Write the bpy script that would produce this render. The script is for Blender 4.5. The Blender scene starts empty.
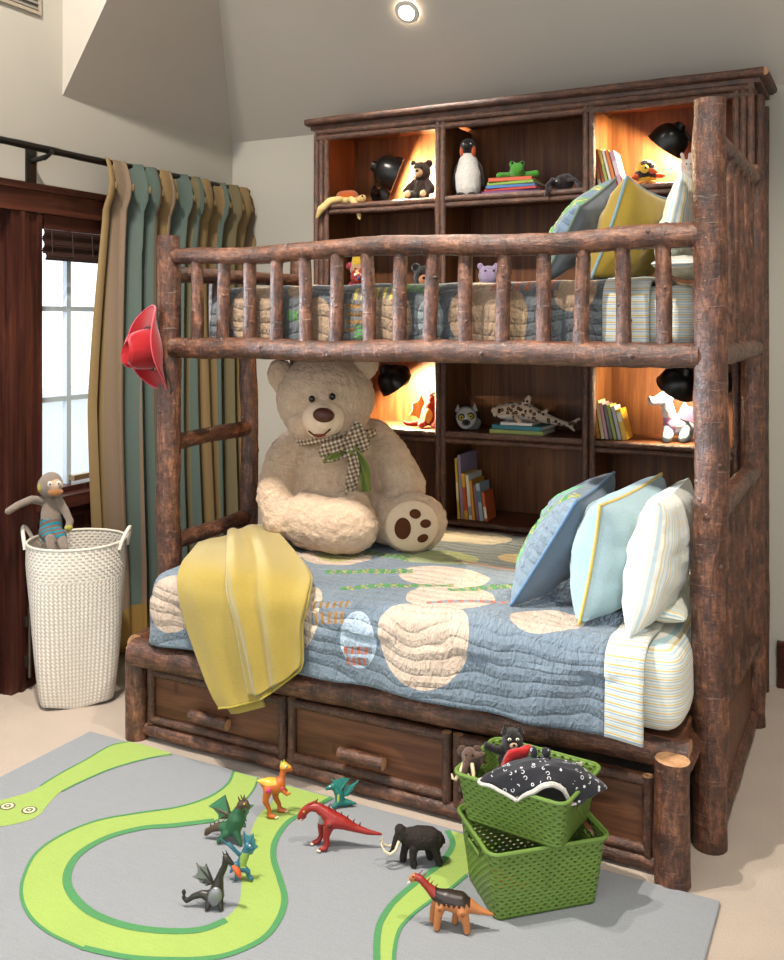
WORLD = 1.9
import bpy, bmesh, math, random
from mathutils import Vector, Matrix, noise, Euler
random.seed(7)
scene = bpy.context.scene
COL = scene.collection
CY = math.radians(27.34)          # the camera's heading; small things are turned from it
R = math.radians

# ------------------------------------------------------------------ materials
def lin(c):
    if isinstance(c, str):
        c = [int(c[i:i+2], 16)/255 for i in (0, 2, 4)]
    return tuple((x/12.92 if x <= .04045 else ((x+.055)/1.055)**2.4) for x in c[:3]) + (1,)

class NT:
    def __init__(s, name):
        s.m = bpy.data.materials.new(name); s.m.use_nodes = True
        s.t = s.m.node_tree; s.n = s.t.nodes
        s.b = s.n['Principled BSDF']; s.out = s.n['Material Output']
    def add(s, typ, inp=None, **kw):
        nd = s.n.new(typ)
        for k, v in kw.items(): setattr(nd, k, v)
        for k, v in (inp or {}).items():
            sock = nd.inputs[k]
            if isinstance(v, bpy.types.NodeSocket): s.t.links.new(v, sock)
            else: sock.default_value = v
        return nd
    def link(s, a, b): s.t.links.new(a, b)
    def coord(s, kind='Object', scale=(1, 1, 1), rot=(0, 0, 0), loc=(0, 0, 0)):
        tc = s.add('ShaderNodeTexCoord')
        mp = s.add('ShaderNodeMapping', {'Vector': tc.outputs[kind], 'Scale': scale, 'Rotation': rot, 'Location': loc})
        return mp.outputs[0]
    def noise(s, vec, scale, detail=4, rough=.55, dist=0):
        return s.add('ShaderNodeTexNoise', {'Vector': vec, 'Scale': scale, 'Detail': detail, 'Roughness': rough, 'Distortion': dist}).outputs[0]
    def ramp(s, fac, stops, mode='LINEAR'):
        r = s.add('ShaderNodeValToRGB', {'Fac': fac}); cr = r.color_ramp; cr.interpolation = mode
        while len(cr.elements) < len(stops): cr.elements.new(1)
        while len(cr.elements) > len(stops): cr.elements.remove(cr.elements[-1])
        for e, (p, c) in zip(cr.elements, stops):
            e.position = p; e.color = lin(c) if not isinstance(c, float) else (c, c, c, 1)
        return r.outputs[0]
    def mix(s, fac, a, b, mode='MIX'):
        m = s.add('ShaderNodeMix', data_type='RGBA', blend_type=mode)
        for sock, v in ((m.inputs[0], fac), (m.inputs[6], a), (m.inputs[7], b)):
            if isinstance(v, bpy.types.NodeSocket): s.link(v, sock)
            else: sock.default_value = lin(v) if isinstance(v, str) else v
        return m.outputs[2]
    def math(s, op, a, b=None, c=None):
        m = s.add('ShaderNodeMath', operation=op)
        for i, v in enumerate((a, b, c)):
            if v is None: continue
            if isinstance(v, bpy.types.NodeSocket): s.link(v, m.inputs[i])
            else: m.inputs[i].default_value = v
        return m.outputs[0]
    def color(s, c):
        if isinstance(c, bpy.types.NodeSocket): s.link(c, s.b.inputs['Base Color'])
        else: s.b.inputs['Base Color'].default_value = lin(c)
    def set(s, **kw):
        for k, v in kw.items(): s.b.inputs[k.replace('_', ' ')].default_value = v
    def bump(s, h, strength=.4, dist=.01, prev=None):
        i = {'Height': h, 'Strength': strength, 'Distance': dist}
        if prev is not None: i['Normal'] = prev
        b = s.add('ShaderNodeBump', i).outputs[0]
        s.link(b, s.b.inputs['Normal']); return b

MATS = {}
def plain(c, rough=.6, var=.12, scale=30, bstr=.15, bdist=.003, spec=.4, metal=0, sheen=0, coat=0):
    key = (c, rough, var, scale, bstr, bdist, spec, metal, sheen, coat)
    if key in MATS: return MATS[key]
    t = NT('surface_' + c); v = t.coord()
    n = t.noise(v, scale)
    l = lin(c); f = lambda k: tuple(min(1, x*k) for x in l[:3]) + (1,)
    t.color(t.mix(n, f(1-var*1.6), f(1+var*1.2)))
    t.set(Roughness=rough, Specular_IOR_Level=spec, Metallic=metal)
    if sheen: t.set(Sheen_Weight=sheen, Sheen_Roughness=.5)
    if coat: t.set(Coat_Weight=coat, Coat_Roughness=.15)
    if bstr: t.bump(t.noise(v, scale*2.2), bstr, bdist)
    MATS[key] = t.m; return t.m
def plush(c, scale=140, var=.22): return plain(c, .95, var, scale, .9, .006, .1, 0, .3)
def plastic(c): return plain(c, .38, .08, 60, .12, .002, .5)

def bark(name, dark, mid, light, rough=.42, scale=1):
    t = NT(name); v = t.coord(scale=(scale,)*3)
    st = t.coord('UV', scale=(70*scale, 14*scale, 1)); rg_ = t.coord('UV', scale=(9*scale, 75*scale, 1))
    n1 = t.noise(v, 13, 5, .65); n2 = t.noise(st, 1.0, 5, .7, .6); n3 = t.noise(rg_, 1.0, 4, .65, .3); n4 = t.noise(v, 70, 4, .7)
    mixn = t.math('ADD', t.math('MULTIPLY', n1, .5), t.math('MULTIPLY', n2, .5))
    base = t.ramp(mixn, [(.36, dark), (.5, mid), (.66, light)])
    col = t.mix(.8, base, t.ramp(n4, [(.36, .5), (.5, .95), (.66, 1.25)]), 'MULTIPLY')
    ring = t.ramp(n3, [(.60, .0), (.68, 1.0)])
    col = t.mix(t.math('MULTIPLY', ring, .18), col, 'A98E7C')
    vor = t.add('ShaderNodeTexVoronoi', {'Vector': v, 'Scale': 30.0, 'Randomness': 1.0})
    fl = t.math('MULTIPLY', t.ramp(vor.outputs['Distance'], [(.0, 1.0), (.13, .0)]), t.ramp(t.noise(v, 7, 2), [(.5, .0), (.58, 1.0)]))
    t.color(t.mix(t.math('MULTIPLY', fl, .7), col, 'B5835E'))
    t.link(t.ramp(n4, [(.3, rough+.2), (.7, rough-.14)]), t.b.inputs['Roughness'])
    t.set(Specular_IOR_Level=.7)
    b = t.bump(n1, .4, .02); b = t.bump(n2, .6, .008, b); b = t.bump(n4, .6, .004, b); t.bump(t.math('ADD', fl, ring), .5, .004, b)
    return t.m
BARK = bark('hickory_bark', '22120B', '54301E', '905F43')
BARK2 = bark('dark_twig_bark', '28170F', '50301F', '784A30', .5, 1.6)
def wood(name, a, b, c, axis=2, rough=.5, plank=.14, hor=0, gap=.35):
    t = NT(name)
    sc = [14, 14, 14]; sc[axis] = .9
    v = t.coord(scale=sc); n = t.noise(v, 1.6, 6, .6, 1.2); n2 = t.noise(v, 7, 5, .7)
    col = t.ramp(n, [(.3, a), (.5, b), (.72, c)])
    col = t.mix(.5, col, t.ramp(n2, [(.3, .55), (.7, 1.15)]), 'MULTIPLY')
    w = t.coord(); x = t.add('ShaderNodeSeparateXYZ', {'Vector': w}).outputs[hor]
    if plank:
        fr = t.math('FRACT', t.math('DIVIDE', x, plank)); idn = t.math('FLOOR', t.math('DIVIDE', x, plank))
        wn = t.add('ShaderNodeTexWhiteNoise', {'W': idn}, noise_dimensions='1D').outputs[0]
        col = t.mix(.6, col, t.ramp(wn, [(0, .72), (1, 1.15)]), 'MULTIPLY')
        gp = t.math('LESS_THAN', fr, .02)
        col = t.mix(t.math('MULTIPLY', gp, gap), col, '1A0C06')
        t.bump(t.math('SUBTRACT', n2, gp), .25, .003)
    else: t.bump(n2, .25, .003)
    kn = t.add('ShaderNodeTexVoronoi', {'Vector': t.coord(scale=(4, 4, 2.2)), 'Scale': 1.6})
    kf = t.ramp(kn.outputs['Distance'], [(.0, 1.0), (.06, .7), (.09, .0)])
    col = t.mix(t.math('MULTIPLY', kf, .55), col, '2A1208')
    t.color(col); t.set(Roughness=rough, Specular_IOR_Level=.35); return t.m
PINE_V = wood('stained_pine_back', '4B2813', '633A1B', '7C502A', 2)
PINE_H = wood('stained_pine_shelf', '4A2814', '623820', '784828', 0, plank=0)
DRAWER = wood('drawer_front_wood', '4A2C1A', '66402A', '7C5236', 0, plank=0)
DARKWOOD = wood('dark_mahogany', '2A140E', '40211A', '583022', 2, .35, plank=0)
DARKWOOD_H = wood('dark_mahogany_horizontal', '2A140E', '40211A', '583022', 1, .35, plank=0)
CUT = wood('cut_log_end', '9A6E4C', 'B98B64', 'CFA27A', 2, .6, plank=0)
BLACKM = plain('15130F', .35, .15, 40, .1, .002, .5)
BLACKM2 = plain('1C1A18', .28, .1, 30, .04, .001, .5, .4)

# ------------------------------------------------------------------ mesh builder
class MB:
    def __init__(s): s.bm = bmesh.new(); s.uvf = None
    def _setmi(s, faces, mi):
        for f in faces: f.material_index = mi
    def box(s, c, size, rot=None, bev=0, mi=0, seg=2):
        r = bmesh.ops.create_cube(s.bm, size=1); vs = r['verts']
        M = Matrix.Diagonal((*size, 1))
        bmesh.ops.transform(s.bm, matrix=M, verts=vs)
        fs = list({f for v in vs for f in v.link_faces})
        if bev:
            es = list({e for v in vs for e in v.link_edges})
            rr = bmesh.ops.bevel(s.bm, geom=es, offset=bev, segments=seg, affect='EDGES', profile=.6)
            vs = rr['verts']; fs = rr['faces']
            vs = list({v for f in fs for v in f.verts})
        M = Matrix.Translation(c)
        if rot is not None: M = M @ (rot if isinstance(rot, Matrix) else Euler(rot).to_matrix()).to_4x4()
        bmesh.ops.transform(s.bm, matrix=M, verts=vs)
        s._setmi(fs, mi); return vs
    def tube(s, pts, rad, seg=12, cap=True, mi=0, capmi=None, jit=0, closed=False, flat=None):
        pts = [Vector(p) for p in pts]; n = len(pts)
        rad = [rad]*n if not isinstance(rad, (list, tuple)) else rad
        rings = []; up = None; lay = s.bm.loops.layers.uv.verify(); acc = [0]
        for i in range(1, n): acc.append(acc[-1] + (pts[i]-pts[i-1]).length)
        u0 = random.random()*9
        for i, p in enumerate(pts):
            if closed: d = pts[(i+1) % n] - pts[i-1]
            else: d = pts[min(i+1, n-1)] - pts[max(i-1, 0)]
            d.normalize()
            if up is None:
                up = Vector((0, 0, 1)) if abs(d.z) < .9 else Vector((1, 0, 0))
            a = (up - d*up.dot(d)).normalized(); up = a; b = d.cross(a)
            ring = []
            for k in range(seg):
                t = 2*math.pi*k/seg
                q = a*math.cos(t)*(flat or 1) + b*math.sin(t)
                rr = rad[i]
                if jit: rr *= 1 + jit*noise.noise((p + q*rad[i])*9) + jit*.6*noise.noise((p + q*rad[i])*28)
                ring.append(s.bm.verts.new(p + q*rr))
            rings.append(ring)
        for i in range(n if closed else n-1):
            A, B = rings[i], rings[(i+1) % n]
            for k in range(seg):
                f = s.bm.faces.new((A[k], A[(k+1) % seg], B[(k+1) % seg], B[k])); f.material_index = mi
                if i < n-1:
                    w0 = 6.283*rad[0]/seg
                    for lp, uu, vv in zip(f.loops, (k, k+1, k+1, k), (i, i, i+1, i+1)): lp[lay].uv = (u0+uu*w0, u0+acc[vv])
        if cap and not closed:
            cm = mi if capmi is None else capmi
            for ring, fl in ((rings[0], True), (rings[-1], False)):
                vs = [s.bm.verts.new(v.co) for v in (reversed(ring) if fl else ring)]
                f = s.bm.faces.new(vs); f.material_index = cm
        return rings
    def log(s, a, b, r, r2=None, wob=.006, jit=.09, seg=14, mi=0, capmi=1, knots=0, mids=()):
        """a peeled-off branch between a and b, a little crooked and knobbly"""
        a, b = Vector(a), Vector(b); r2 = r2 or r; L = (b-a).length; n = max(4, int(L/.05))
        sd = Vector((random.random()*50, random.random()*50, random.random()*50))
        ps, rs = [], []
        for i in range(n+1):
            t = i/n; p = a.lerp(b, t)
            for (tm, off) in mids:
                w = max(0, 1-abs(t-tm)/.3); p = p + Vector(off)*(w*w*(3-2*w))
            env = min(1, min(t, 1-t)*8)
            p = p + noise.noise_vector(sd + p*2.3)*wob*env
            ps.append(p); rs.append((r+(r2-r)*t)*(1+jit*.7*noise.noise(sd + p*6)))
        s.tube(ps, rs, seg, True, mi, capmi, jit)
        d = (b-a).normalized(); side = d.orthogonal().normalized()
        for _ in range(knots):
            i = random.randint(2, n-2); q = Matrix.Rotation(random.random()*6.28, 3, d) @ side
            s.ball(ps[i]+q*rs[i]*.80, (rs[i]*.30, rs[i]*.30, rs[i]*.30), seg=8, ring=6, mi=mi)
    def ball(s, c, r, rot=None, seg=16, ring=10, mi=0):
        if not isinstance(r, (tuple, list)): r = (r, r, r)
        q = bmesh.ops.create_uvsphere(s.bm, u_segments=seg, v_segments=ring, radius=1)
        M = Matrix.Translation(c)
        if rot is not None: M = M @ (rot if isinstance(rot, Matrix) else Euler(rot).to_matrix()).to_4x4()
        M = M @ Matrix.Diagonal((*r, 1))
        bmesh.ops.transform(s.bm, matrix=M, verts=q['verts'])
        s._setmi({f for v in q['verts'] for f in v.link_faces}, mi); return q['verts']
    def cone(s, a, b, r, r2=0.0008, seg=8, mi=0): s.tube([a, b], [r, r2], seg, True, mi)
    def lathe(s, prof, M=None, seg=24, mi=0, sx=1, sy=1, a0=0, a1=2*math.pi):
        M = M or Matrix.Identity(4); full = abs(a1-a0-2*math.pi) < 1e-4
        n = seg if full else seg+1; rings = []
        for r, z in prof:
            rings.append([s.bm.verts.new(M @ Vector((r*sx*math.cos(a0+(a1-a0)*k/seg), r*sy*math.sin(a0+(a1-a0)*k/seg), z))) for k in range(n)])
        for A, B in zip(rings, rings[1:]):
            for k in range(seg):
                f = s.bm.faces.new((A[k], A[(k+1) % n], B[(k+1) % n], B[k])); f.material_index = mi
    def grid(s, fn, nu, nv, mi=0, uv=None):
        vs = [[s.bm.verts.new(fn(i/nu, j/nv)) for j in range(nv+1)] for i in range(nu+1)]
        lay = s.bm.loops.layers.uv.verify() if uv else None
        for i in range(nu):
            for j in range(nv):
                idx = ((i, j), (i+1, j), (i+1, j+1), (i, j+1))
                f = s.bm.faces.new([vs[a][b] for a, b in idx]); f.material_index = mi(i/nu, j/nv) if callable(mi) else mi
                if uv:
                    for lp, (a, b) in zip(f.loops, idx): lp[lay].uv = uv(a/nu, b/nv)
        return vs
    def poly(s, pts, h=None, mi=0):
        """flat polygon, extruded by vector h when given"""
        lo = [s.bm.verts.new(p) for p in pts]; fs = [s.bm.faces.new(lo)]
        if h is not None:
            h = Vector(h); hi = [s.bm.verts.new(Vector(p)+h) for p in pts]
            fs.append(s.bm.faces.new(hi[::-1])); n = len(pts)
            for i in range(n): fs.append(s.bm.faces.new((lo[i], hi[i], hi[(i+1) % n], lo[(i+1) % n])))
        r = bmesh.ops.triangulate(s.bm, faces=[f for f in fs if len(f.verts) > 4])
        s._setmi([f for f in fs if f.is_valid], mi); s._setmi(r['faces'], mi)
    def rbox(s, lo, hi, r, n=(20, 10, 6), mi=0, skip=(), disp=None, uv=None):
        """rounded box from a grid; skip names faces left out ('-z' ...)"""
        lo, hi = Vector(lo), Vector(hi); rr = Vector((r,)*3) if not isinstance(r, tuple) else Vector(r)
        a, b = lo+rr, hi-rr; lay = s.bm.loops.layers.uv.verify() if uv else None
        cache = {}
        def V(p):
            k = tuple(round(x, 5) for x in p)
            if k not in cache:
                q = Vector([min(max(p[i], a[i]), b[i]) for i in range(3)]); d = Vector(p)-q
                e = Vector([d[i]/rr[i] for i in range(3)])
                m = max(abs(x) for x in e)
                if m > 0: e = e.normalized()
                o = q + Vector([e[i]*rr[i] for i in range(3)])
                if disp: o = o + disp(o, e)
                cache[k] = s.bm.verts.new(o)
            return cache[k]
        def ticks(i):
            t = [lo[i] + rr[i]*(1-math.cos(k/4*math.pi/2)) for k in range(4)]
            m = [a[i]+(b[i]-a[i])*k/n[i] for k in range(n[i]+1)]
            return t + m + [hi[i]-(x-lo[i]) for x in reversed(t)]
        T = [ticks(i) for i in range(3)]
        for ax in range(3):
            u, v = (ax+1) % 3, (ax+2) % 3
            for sd in (0, 1):
                if ('-+'[sd] + 'xyz'[ax]) in skip: continue
                for i in range(len(T[u])-1):
                    for j in range(len(T[v])-1):
                        P = []
                        for du, dv in ((0, 0), (1, 0), (1, 1), (0, 1)):
                            p = [0, 0, 0]; p[ax] = (lo, hi)[sd][ax]; p[u] = T[u][i+du]; p[v] = T[v][j+dv]; P.append(tuple(p))
                        if not sd: P.reverse()
                        vs = [V(p) for p in P]
                        if len(set(vs)) < 3: continue
                        try: f = s.bm.faces.new(vs)
                        except ValueError: continue
                        f.material_index = mi
                        if uv:
                            for lp in f.loops: lp[lay].uv = uv(lp.vert.co)
    def build(s, name, mats, parent=None, world=True, smooth=True, angle=None):
        me = bpy.data.meshes.new(name)
        bmesh.ops.recalc_face_normals(s.bm, faces=s.bm.faces)
        s.bm.to_mesh(me); s.bm.free()
        for m in (mats if isinstance(mats, (list, tuple)) else [mats]): me.materials.append(m)
        o = bpy.data.objects.new(name, me); COL.objects.link(o)
        if smooth:
            me.polygons.foreach_set('use_smooth', [True]*len(me.polygons))
            me.set_sharp_from_angle(angle=R(angle or 40))
        if parent is not None:
            o.parent = parent
            if world: o.matrix_parent_inverse = parent_matrix(parent).inverted()
        return o
def parent_matrix(o):
    m = o.matrix_basis.copy()
    if o.parent is not None: m = parent_matrix(o.parent) @ o.matrix_parent_inverse @ m
    return m
def tag(o, label=None, cat=None, group=None, kind=None):
    if label: o['label'] = label
    if cat: o['category'] = cat
    if group: o['group'] = group
    if kind: o['kind'] = kind
    return o
def thing(name, label, cat, loc=(0, 0, 0), rz=0, group=None, rot=None, scale=1):
    o = bpy.data.objects.new(name, None); COL.objects.link(o); o.empty_display_size = .05
    o.location = loc; o.rotation_euler = rot or (0, 0, rz); o.scale = (scale,)*3
    return tag(o, label, cat, group)
def struct(o): o['kind'] = 'structure'; return o
def copy_tree(o, parent=None):
    c = o.copy(); COL.objects.link(c)
    if parent is not None: c.parent = parent
    for ch in list(o.children): copy_tree(ch, c)
    return c
def blob(name, chains, mats, parent, voxel=.004, mifn=None, smooth=6, balls=(), world=False, disp=None):
    """one continuous body: capsule chains and balls fused by a voxel remesh"""
    m = MB()
    for ch in chains:
        for (x, y, z, r) in ch: m.ball((x, y, z), r, seg=14, ring=9)
        for p, q in zip(ch, ch[1:]):
            if (Vector(p[:3])-Vector(q[:3])).length > 1e-4: m.tube([p[:3], q[:3]], [p[3], q[3]], 14)
    for b in balls: m.ball(*b)
    o = m.build(name, mats, None)
    md = o.modifiers.new('r', 'REMESH'); md.mode = 'VOXEL'; md.voxel_size = voxel
    sm = o.modifiers.new('s', 'SMOOTH'); sm.iterations = smooth; sm.factor = .5
    bpy.context.view_layer.update()
    dg = bpy.context.evaluated_depsgraph_get()
    me = bpy.data.meshes.new_from_object(o.evaluated_get(dg))
    o.modifiers.clear(); old = o.data; o.data = me; bpy.data.meshes.remove(old)
    me.name = name
    me.materials.clear()
    for mm in (mats if isinstance(mats, (list, tuple)) else [mats]): me.materials.append(mm)
    if disp:
        for v in me.vertices: v.co = v.co + disp(v.co, v.normal)
    me.polygons.foreach_set('use_smooth', [True]*len(me.polygons))
    if mifn:
        for p in me.polygons: p.material_index = mifn(p.center)
    else: me.polygons.foreach_set('material_index', [0]*len(me.polygons))
    if parent is not None:
        o.parent = parent
        if world: o.matrix_parent_inverse = parent_matrix(parent).inverted()
    return o
# ------------------------------------------------------------------ camera
cam = bpy.data.cameras.new('camera'); co = bpy.data.objects.new('camera', cam); COL.objects.link(co)
co.location = (0, 0, 1.6); co.rotation_euler = (R(90), 0, CY)
cam.lens = 944/960*36; cam.sensor_width = 36; cam.shift_y = -(480-321)/960; cam.clip_start = .05
scene.camera = co

# ------------------------------------------------------------------ room
YB = 4.45                                            # back wall
CN = Vector((-3.345, YB, 0)); LD = Vector((-.0127, .99992, 0)); LN = Vector((LD.y, -LD.x, 0)); ZC = 2.634
def LW(s, off, z): return CN + LD*(s*.952) + LN*off + Vector((0, 0, z*1.008))
def wallpaint():
    t = NT('taupe_wall_paint'); v = t.coord(); n = t.noise(v, 3); n2 = t.noise(v, 160)
    t.color(t.mix(n, 'AFA99D', 'B5AFA3')); t.set(Roughness=.85, Specular_IOR_Level=.2); t.bump(n2, .06, .002); return t.m
PAINT = wallpaint()
def ceilpaint():
    t = NT('grey_ceiling_paint'); v = t.coord(); n = t.noise(v, 2.5); n2 = t.noise(v, 120)
    t.color(t.mix(n, 'B6AEA3', 'BCB4A9')); t.set(Roughness=.9, Specular_IOR_Level=.15); t.bump(n2, .06, .002); return t.m
CEIL = ceilpaint()
def carpet():
    t = NT('beige_carpet'); v = t.coord()
    w = t.noise(v, 240, 3, .7); a = t.noise(v, 6, 3)
    c = t.mix(w, 'A08E7E', 'CFBFAF'); c = t.mix(.35, c, t.ramp(a, [(.3, .8), (.7, 1.0)]), 'MULTIPLY')
    t.color(c); t.set(Roughness=1.0, Specular_IOR_Level=.05, Sheen_Weight=.2); t.bump(w, .8, .006); return t.m
m = MB(); m.box((-.3, 1.4, -.05), (6.8, 6.4, .1)); struct(m.build('floor', carpet()))
m = MB(); m.box((.2, YB+.06, 2.2), (7.4, .12, 4.6)); struct(m.build('wall_back', PAINT))
m = MB(); m.box((3.0, 1.3, 2.2), (.12, 6.4, 4.6)); struct(m.build('wall_right', PAINT))
# left wall with door and window openings (s runs along the wall, 0 at the corner)
S0, S1 = -4.9, .05
HOLE_W = (-1.53, -.72, .80, 2.08); HOLE_D = (-3.1, -1.70, .0, 2.10)
def wallbox(mb, s0, s1, z0, z1, o0=-.12, o1=0, mi=0):
    p = [LW(s0, o0, z0), LW(s1, o0, z0), LW(s1, o1, z0), LW(s0, o1, z0)]; h = Vector((0, 0, z1-z0))
    mb.poly(p, h, mi)
m = MB()
for s0, s1, z0, z1 in ((S0, HOLE_D[0], 0, 4.5), (HOLE_D[0], HOLE_D[1], HOLE_D[3], 4.5), (HOLE_D[1], HOLE_W[0], 0, 4.5),
                       (HOLE_W[0], HOLE_W[1], 0, HOLE_W[2]), (HOLE_W[0], HOLE_W[1], HOLE_W[3], 4.5), (HOLE_W[1], S1, 0, 4.5)):
    wallbox(m, s0, s1, z0, z1)
struct(m.build('wall_left', PAINT, smooth=False))
# sloped ceiling: a slope over the left wall, a slope over the back wall, a dormer beside the slope
AL, AB = R(56), R(42)
DL = LN*math.cos(AL) + Vector((0, 0, math.sin(AL))); DB = Vector((0, -math.cos(AB), math.sin(AB)))
nL = DL.cross(LD); nB = DB.cross(Vector((1, 0, 0))); HIP = nL.cross(nB).normalized()
if HIP.z < 0: HIP = -HIP
K = Vector((CN.x, CN.y, ZC)); P0 = LW(-1.365, 0, ZC); P0.z = ZC; ZT = 4.3
up = lambda d: d*((ZT-ZC)/d.z)
eps = Vector((0, 0, 0))
m = MB()
m.grid(lambda u, v: (P0.lerp(K, u)).lerp((P0+up(DL)).lerp(K+up(HIP), u), v), 6, 6)
m.grid(lambda u, v: (K.lerp(K+Vector((6.5, 0, 0)), u)).lerp((K+up(HIP)).lerp(K+Vector((6.5, 0, 0))+up(DB), u), v), 6, 6)
q = P0+up(DL)
m.poly([P0, q, q+Vector((0, 0, .3)), Vector((P0.x, P0.y, ZT+.3))-LN*.05, P0-LN*.05])        # dormer cheek
m.box((.2, 1.4, ZT+.05), (7.6, 6.4, .1))
struct(m.build('ceiling', CEIL, smooth=False))
m = MB(); m.box((2.2, YB-.012, .1), (5.2, .024, .2), bev=.006); m.box((2.2, YB-.02, .195), (5.2, .03, .02), bev=.006)
struct(m.build('baseboard_back', DARKWOOD_H))
# high square return grille on the wall, top left
g = thing('wall_vent', 'dark square vent high on the wall above the curtain rod', 'vent', LW(-1.65, 0, 2.93))
m = MB()
for a, b, z0, z1 in ((-1.80, -1.505, 2.935, 2.95), (-1.80, -1.505, 3.2, 3.22), (-1.80, -1.785, 2.95, 3.2), (-1.52, -1.505, 2.95, 3.2)): wallbox(m, a, b, z0, z1, 0, .012)
m.build('frame', plain('A39784', .7), g)
m = MB(); wallbox(m, -1.785, -1.52, 2.95, 3.2, .001, .004); m.build('backing', plain('55504A', .7), g)
m = MB()
for k in range(10): wallbox(m, -1.785, -1.52, 2.955+k*.025, 2.965+k*.025, .004, .010)
m.build('grille_slats', plain('8C8478', .6), g)

# window
GLASS = NT('window_glass'); GLASS.n.remove(GLASS.b)
tr = GLASS.add('ShaderNodeBsdfTransparent'); gl = GLASS.add('ShaderNodeBsdfGlossy', {'Roughness': .02})
mx = GLASS.add('ShaderNodeMixShader', {0: .05, 1: tr.outputs[0], 2: gl.outputs[0]}); GLASS.link(mx.outputs[0], GLASS.out.inputs[0])
GLASS = GLASS.m
WHITEFR = plain('A9B4BC', .5, .04)
w = thing('window_1', None, None, LW(-1.1, 0, .8)); struct(w)
m = MB(); sL, sR, zB, zT = HOLE_W
for a, b, z0, z1 in ((sL, sL+.03, zB, zT), (sR-.03, sR, zB, zT), (sL, sR, zB, zB+.03), (sL, sR, zT-.03, zT)): wallbox(m, a, b, z0, z1, -.11, -.005)
m.build('window_frame', DARKWOOD, w)
m = MB(); sm = -1.265
for z0, z1 in ((1.217, 1.24), (1.632, 1.655)): wallbox(m, sL, sR, z0, z1, -.085, -.06)
for sc_ in (sm, -.98): wallbox(m, sc_-.014, sc_+.014, zB, zT, -.085, -.058)
m.build('glazing_bars', WHITEFR, w)
m = MB(); wallbox(m, sL, sR, zB, zT, -.076, -.072); m.build('pane', GLASS, w)
m = MB(); wallbox(m, sL-.02, sR+.02, zB-.05, zB+.005, -.02, .07); wallbox(m, sL-.02, sR+.02, zB-.10, zB-.05, -.02, .03)
m.build('window_sill', DARKWOOD_H, w)
m = MB(); wallbox(m, -1.27, -1.15, .845, .87, -.055, -.02); m.build('latch', plain('A08A6A', .35, metal=.8), w)
# dark wood casing round window and door, wood panel below the window
m = MB()
wallbox(m, S0, -.68, 2.155, 2.185, 0, .05); wallbox(m, S0, -.68, 2.08, 2.155, 0, .032); wallbox(m, S0, -.68, 2.06, 2.085, 0, .042)
struct(m.build('trim_1', DARKWOOD_H, smooth=False))
m = MB()
wallbox(m, -1.70, -1.60, 0, 2.075, 0, .03); wallbox(m, -1.655, -1.63, 0, 2.075, .03, .041); wallbox(m, -1.60, -1.53, 0, 2.075, 0, .022); wallbox(m, -1.555, -1.53, .8, 2.06, .022, .04)
wallbox(m, -.72, -.66, 0, 2.06, 0, .03)
struct(m.build('trim_2', DARKWOOD, smooth=False))
m = MB(); wallbox(m, -1.53, -.72, .0, .70, 0, .018); wallbox(m, -1.53, -.72, .0, .16, .018, .03); wallbox(m, -1.53, -1.44, .16, .70, .018, .03); wallbox(m, -1.0, -.92, .16, .70, .018, .03); wallbox(m, -1.53, -.72, .62, .70, .018, .03)
struct(m.build('trim_3', DARKWOOD, smooth=False))
# glazed door at the left edge
d = thing('door_1', None, None, LW(-2.3, 0, 0)); struct(d)
m = MB()
for a, b, z0, z1 in ((-3.1, -2.98, .01, 2.1), (-1.84, -1.71, .01, 2.1), (-2.98, -1.84, .01, .30), (-2.98, -1.84, 1.98, 2.1)): wallbox(m, a, b, z0, z1, -.08, -.02)
m.build('door_frame', DARKWOOD, d)
m = MB(); wallbox(m, -1.705, -1.70, 0, 2.1, -.1, .0); m.build('door_stop', DARKWOOD, d)
m = MB(); wallbox(m, -2.98, -1.84, .30, 1.98, -.055, -.05); m.build('pane', GLASS, d)
m = MB()
for a in (-2.6, -2.22): wallbox(m, a-.012, a+.012, .3, 1.98, -.065, -.04)
for z in (.86, 1.42): wallbox(m, -2.98, -1.84, z-.012, z+.012, -.065, -.04)
m.build('glazing_bars', DARKWOOD, d)
m = MB(); wallbox(m, -1.80, -1.75, .95, 1.12, -.02, -.012); m.tube([LW(-1.775, -.015, 1.05), LW(-1.775, .03, 1.05), LW(-1.83, .035, 1.05), LW(-1.88, .035, 1.045)], .009, 10)
m.build('door_handle', BLACKM2, d)
bt = thing('door_bolt', 'dark metal surface bolt low on the door casing left of the basket', 'bolt', LW(-1.62, .045, .05))
m = MB(); m.tube([LW(-1.625, .062, .06), LW(-1.625, .062, .36)], .007, 10); m.build('rod', plain('6A6258', .35, metal=.8), bt)
for z in (.13, .30): m = MB(); m.box(LW(-1.625, .054, z), (.018, .034, .045), rot=(0, 0, math.atan2(-LD.x, LD.y)), bev=.003); m.build('keeper', plain('4A443C', .4, metal=.8), bt)
m = MB(); m.ball(LW(-1.625, .075, .335), .010); m.build('knob', plain('6A6258', .35, metal=.8), bt)

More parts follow.
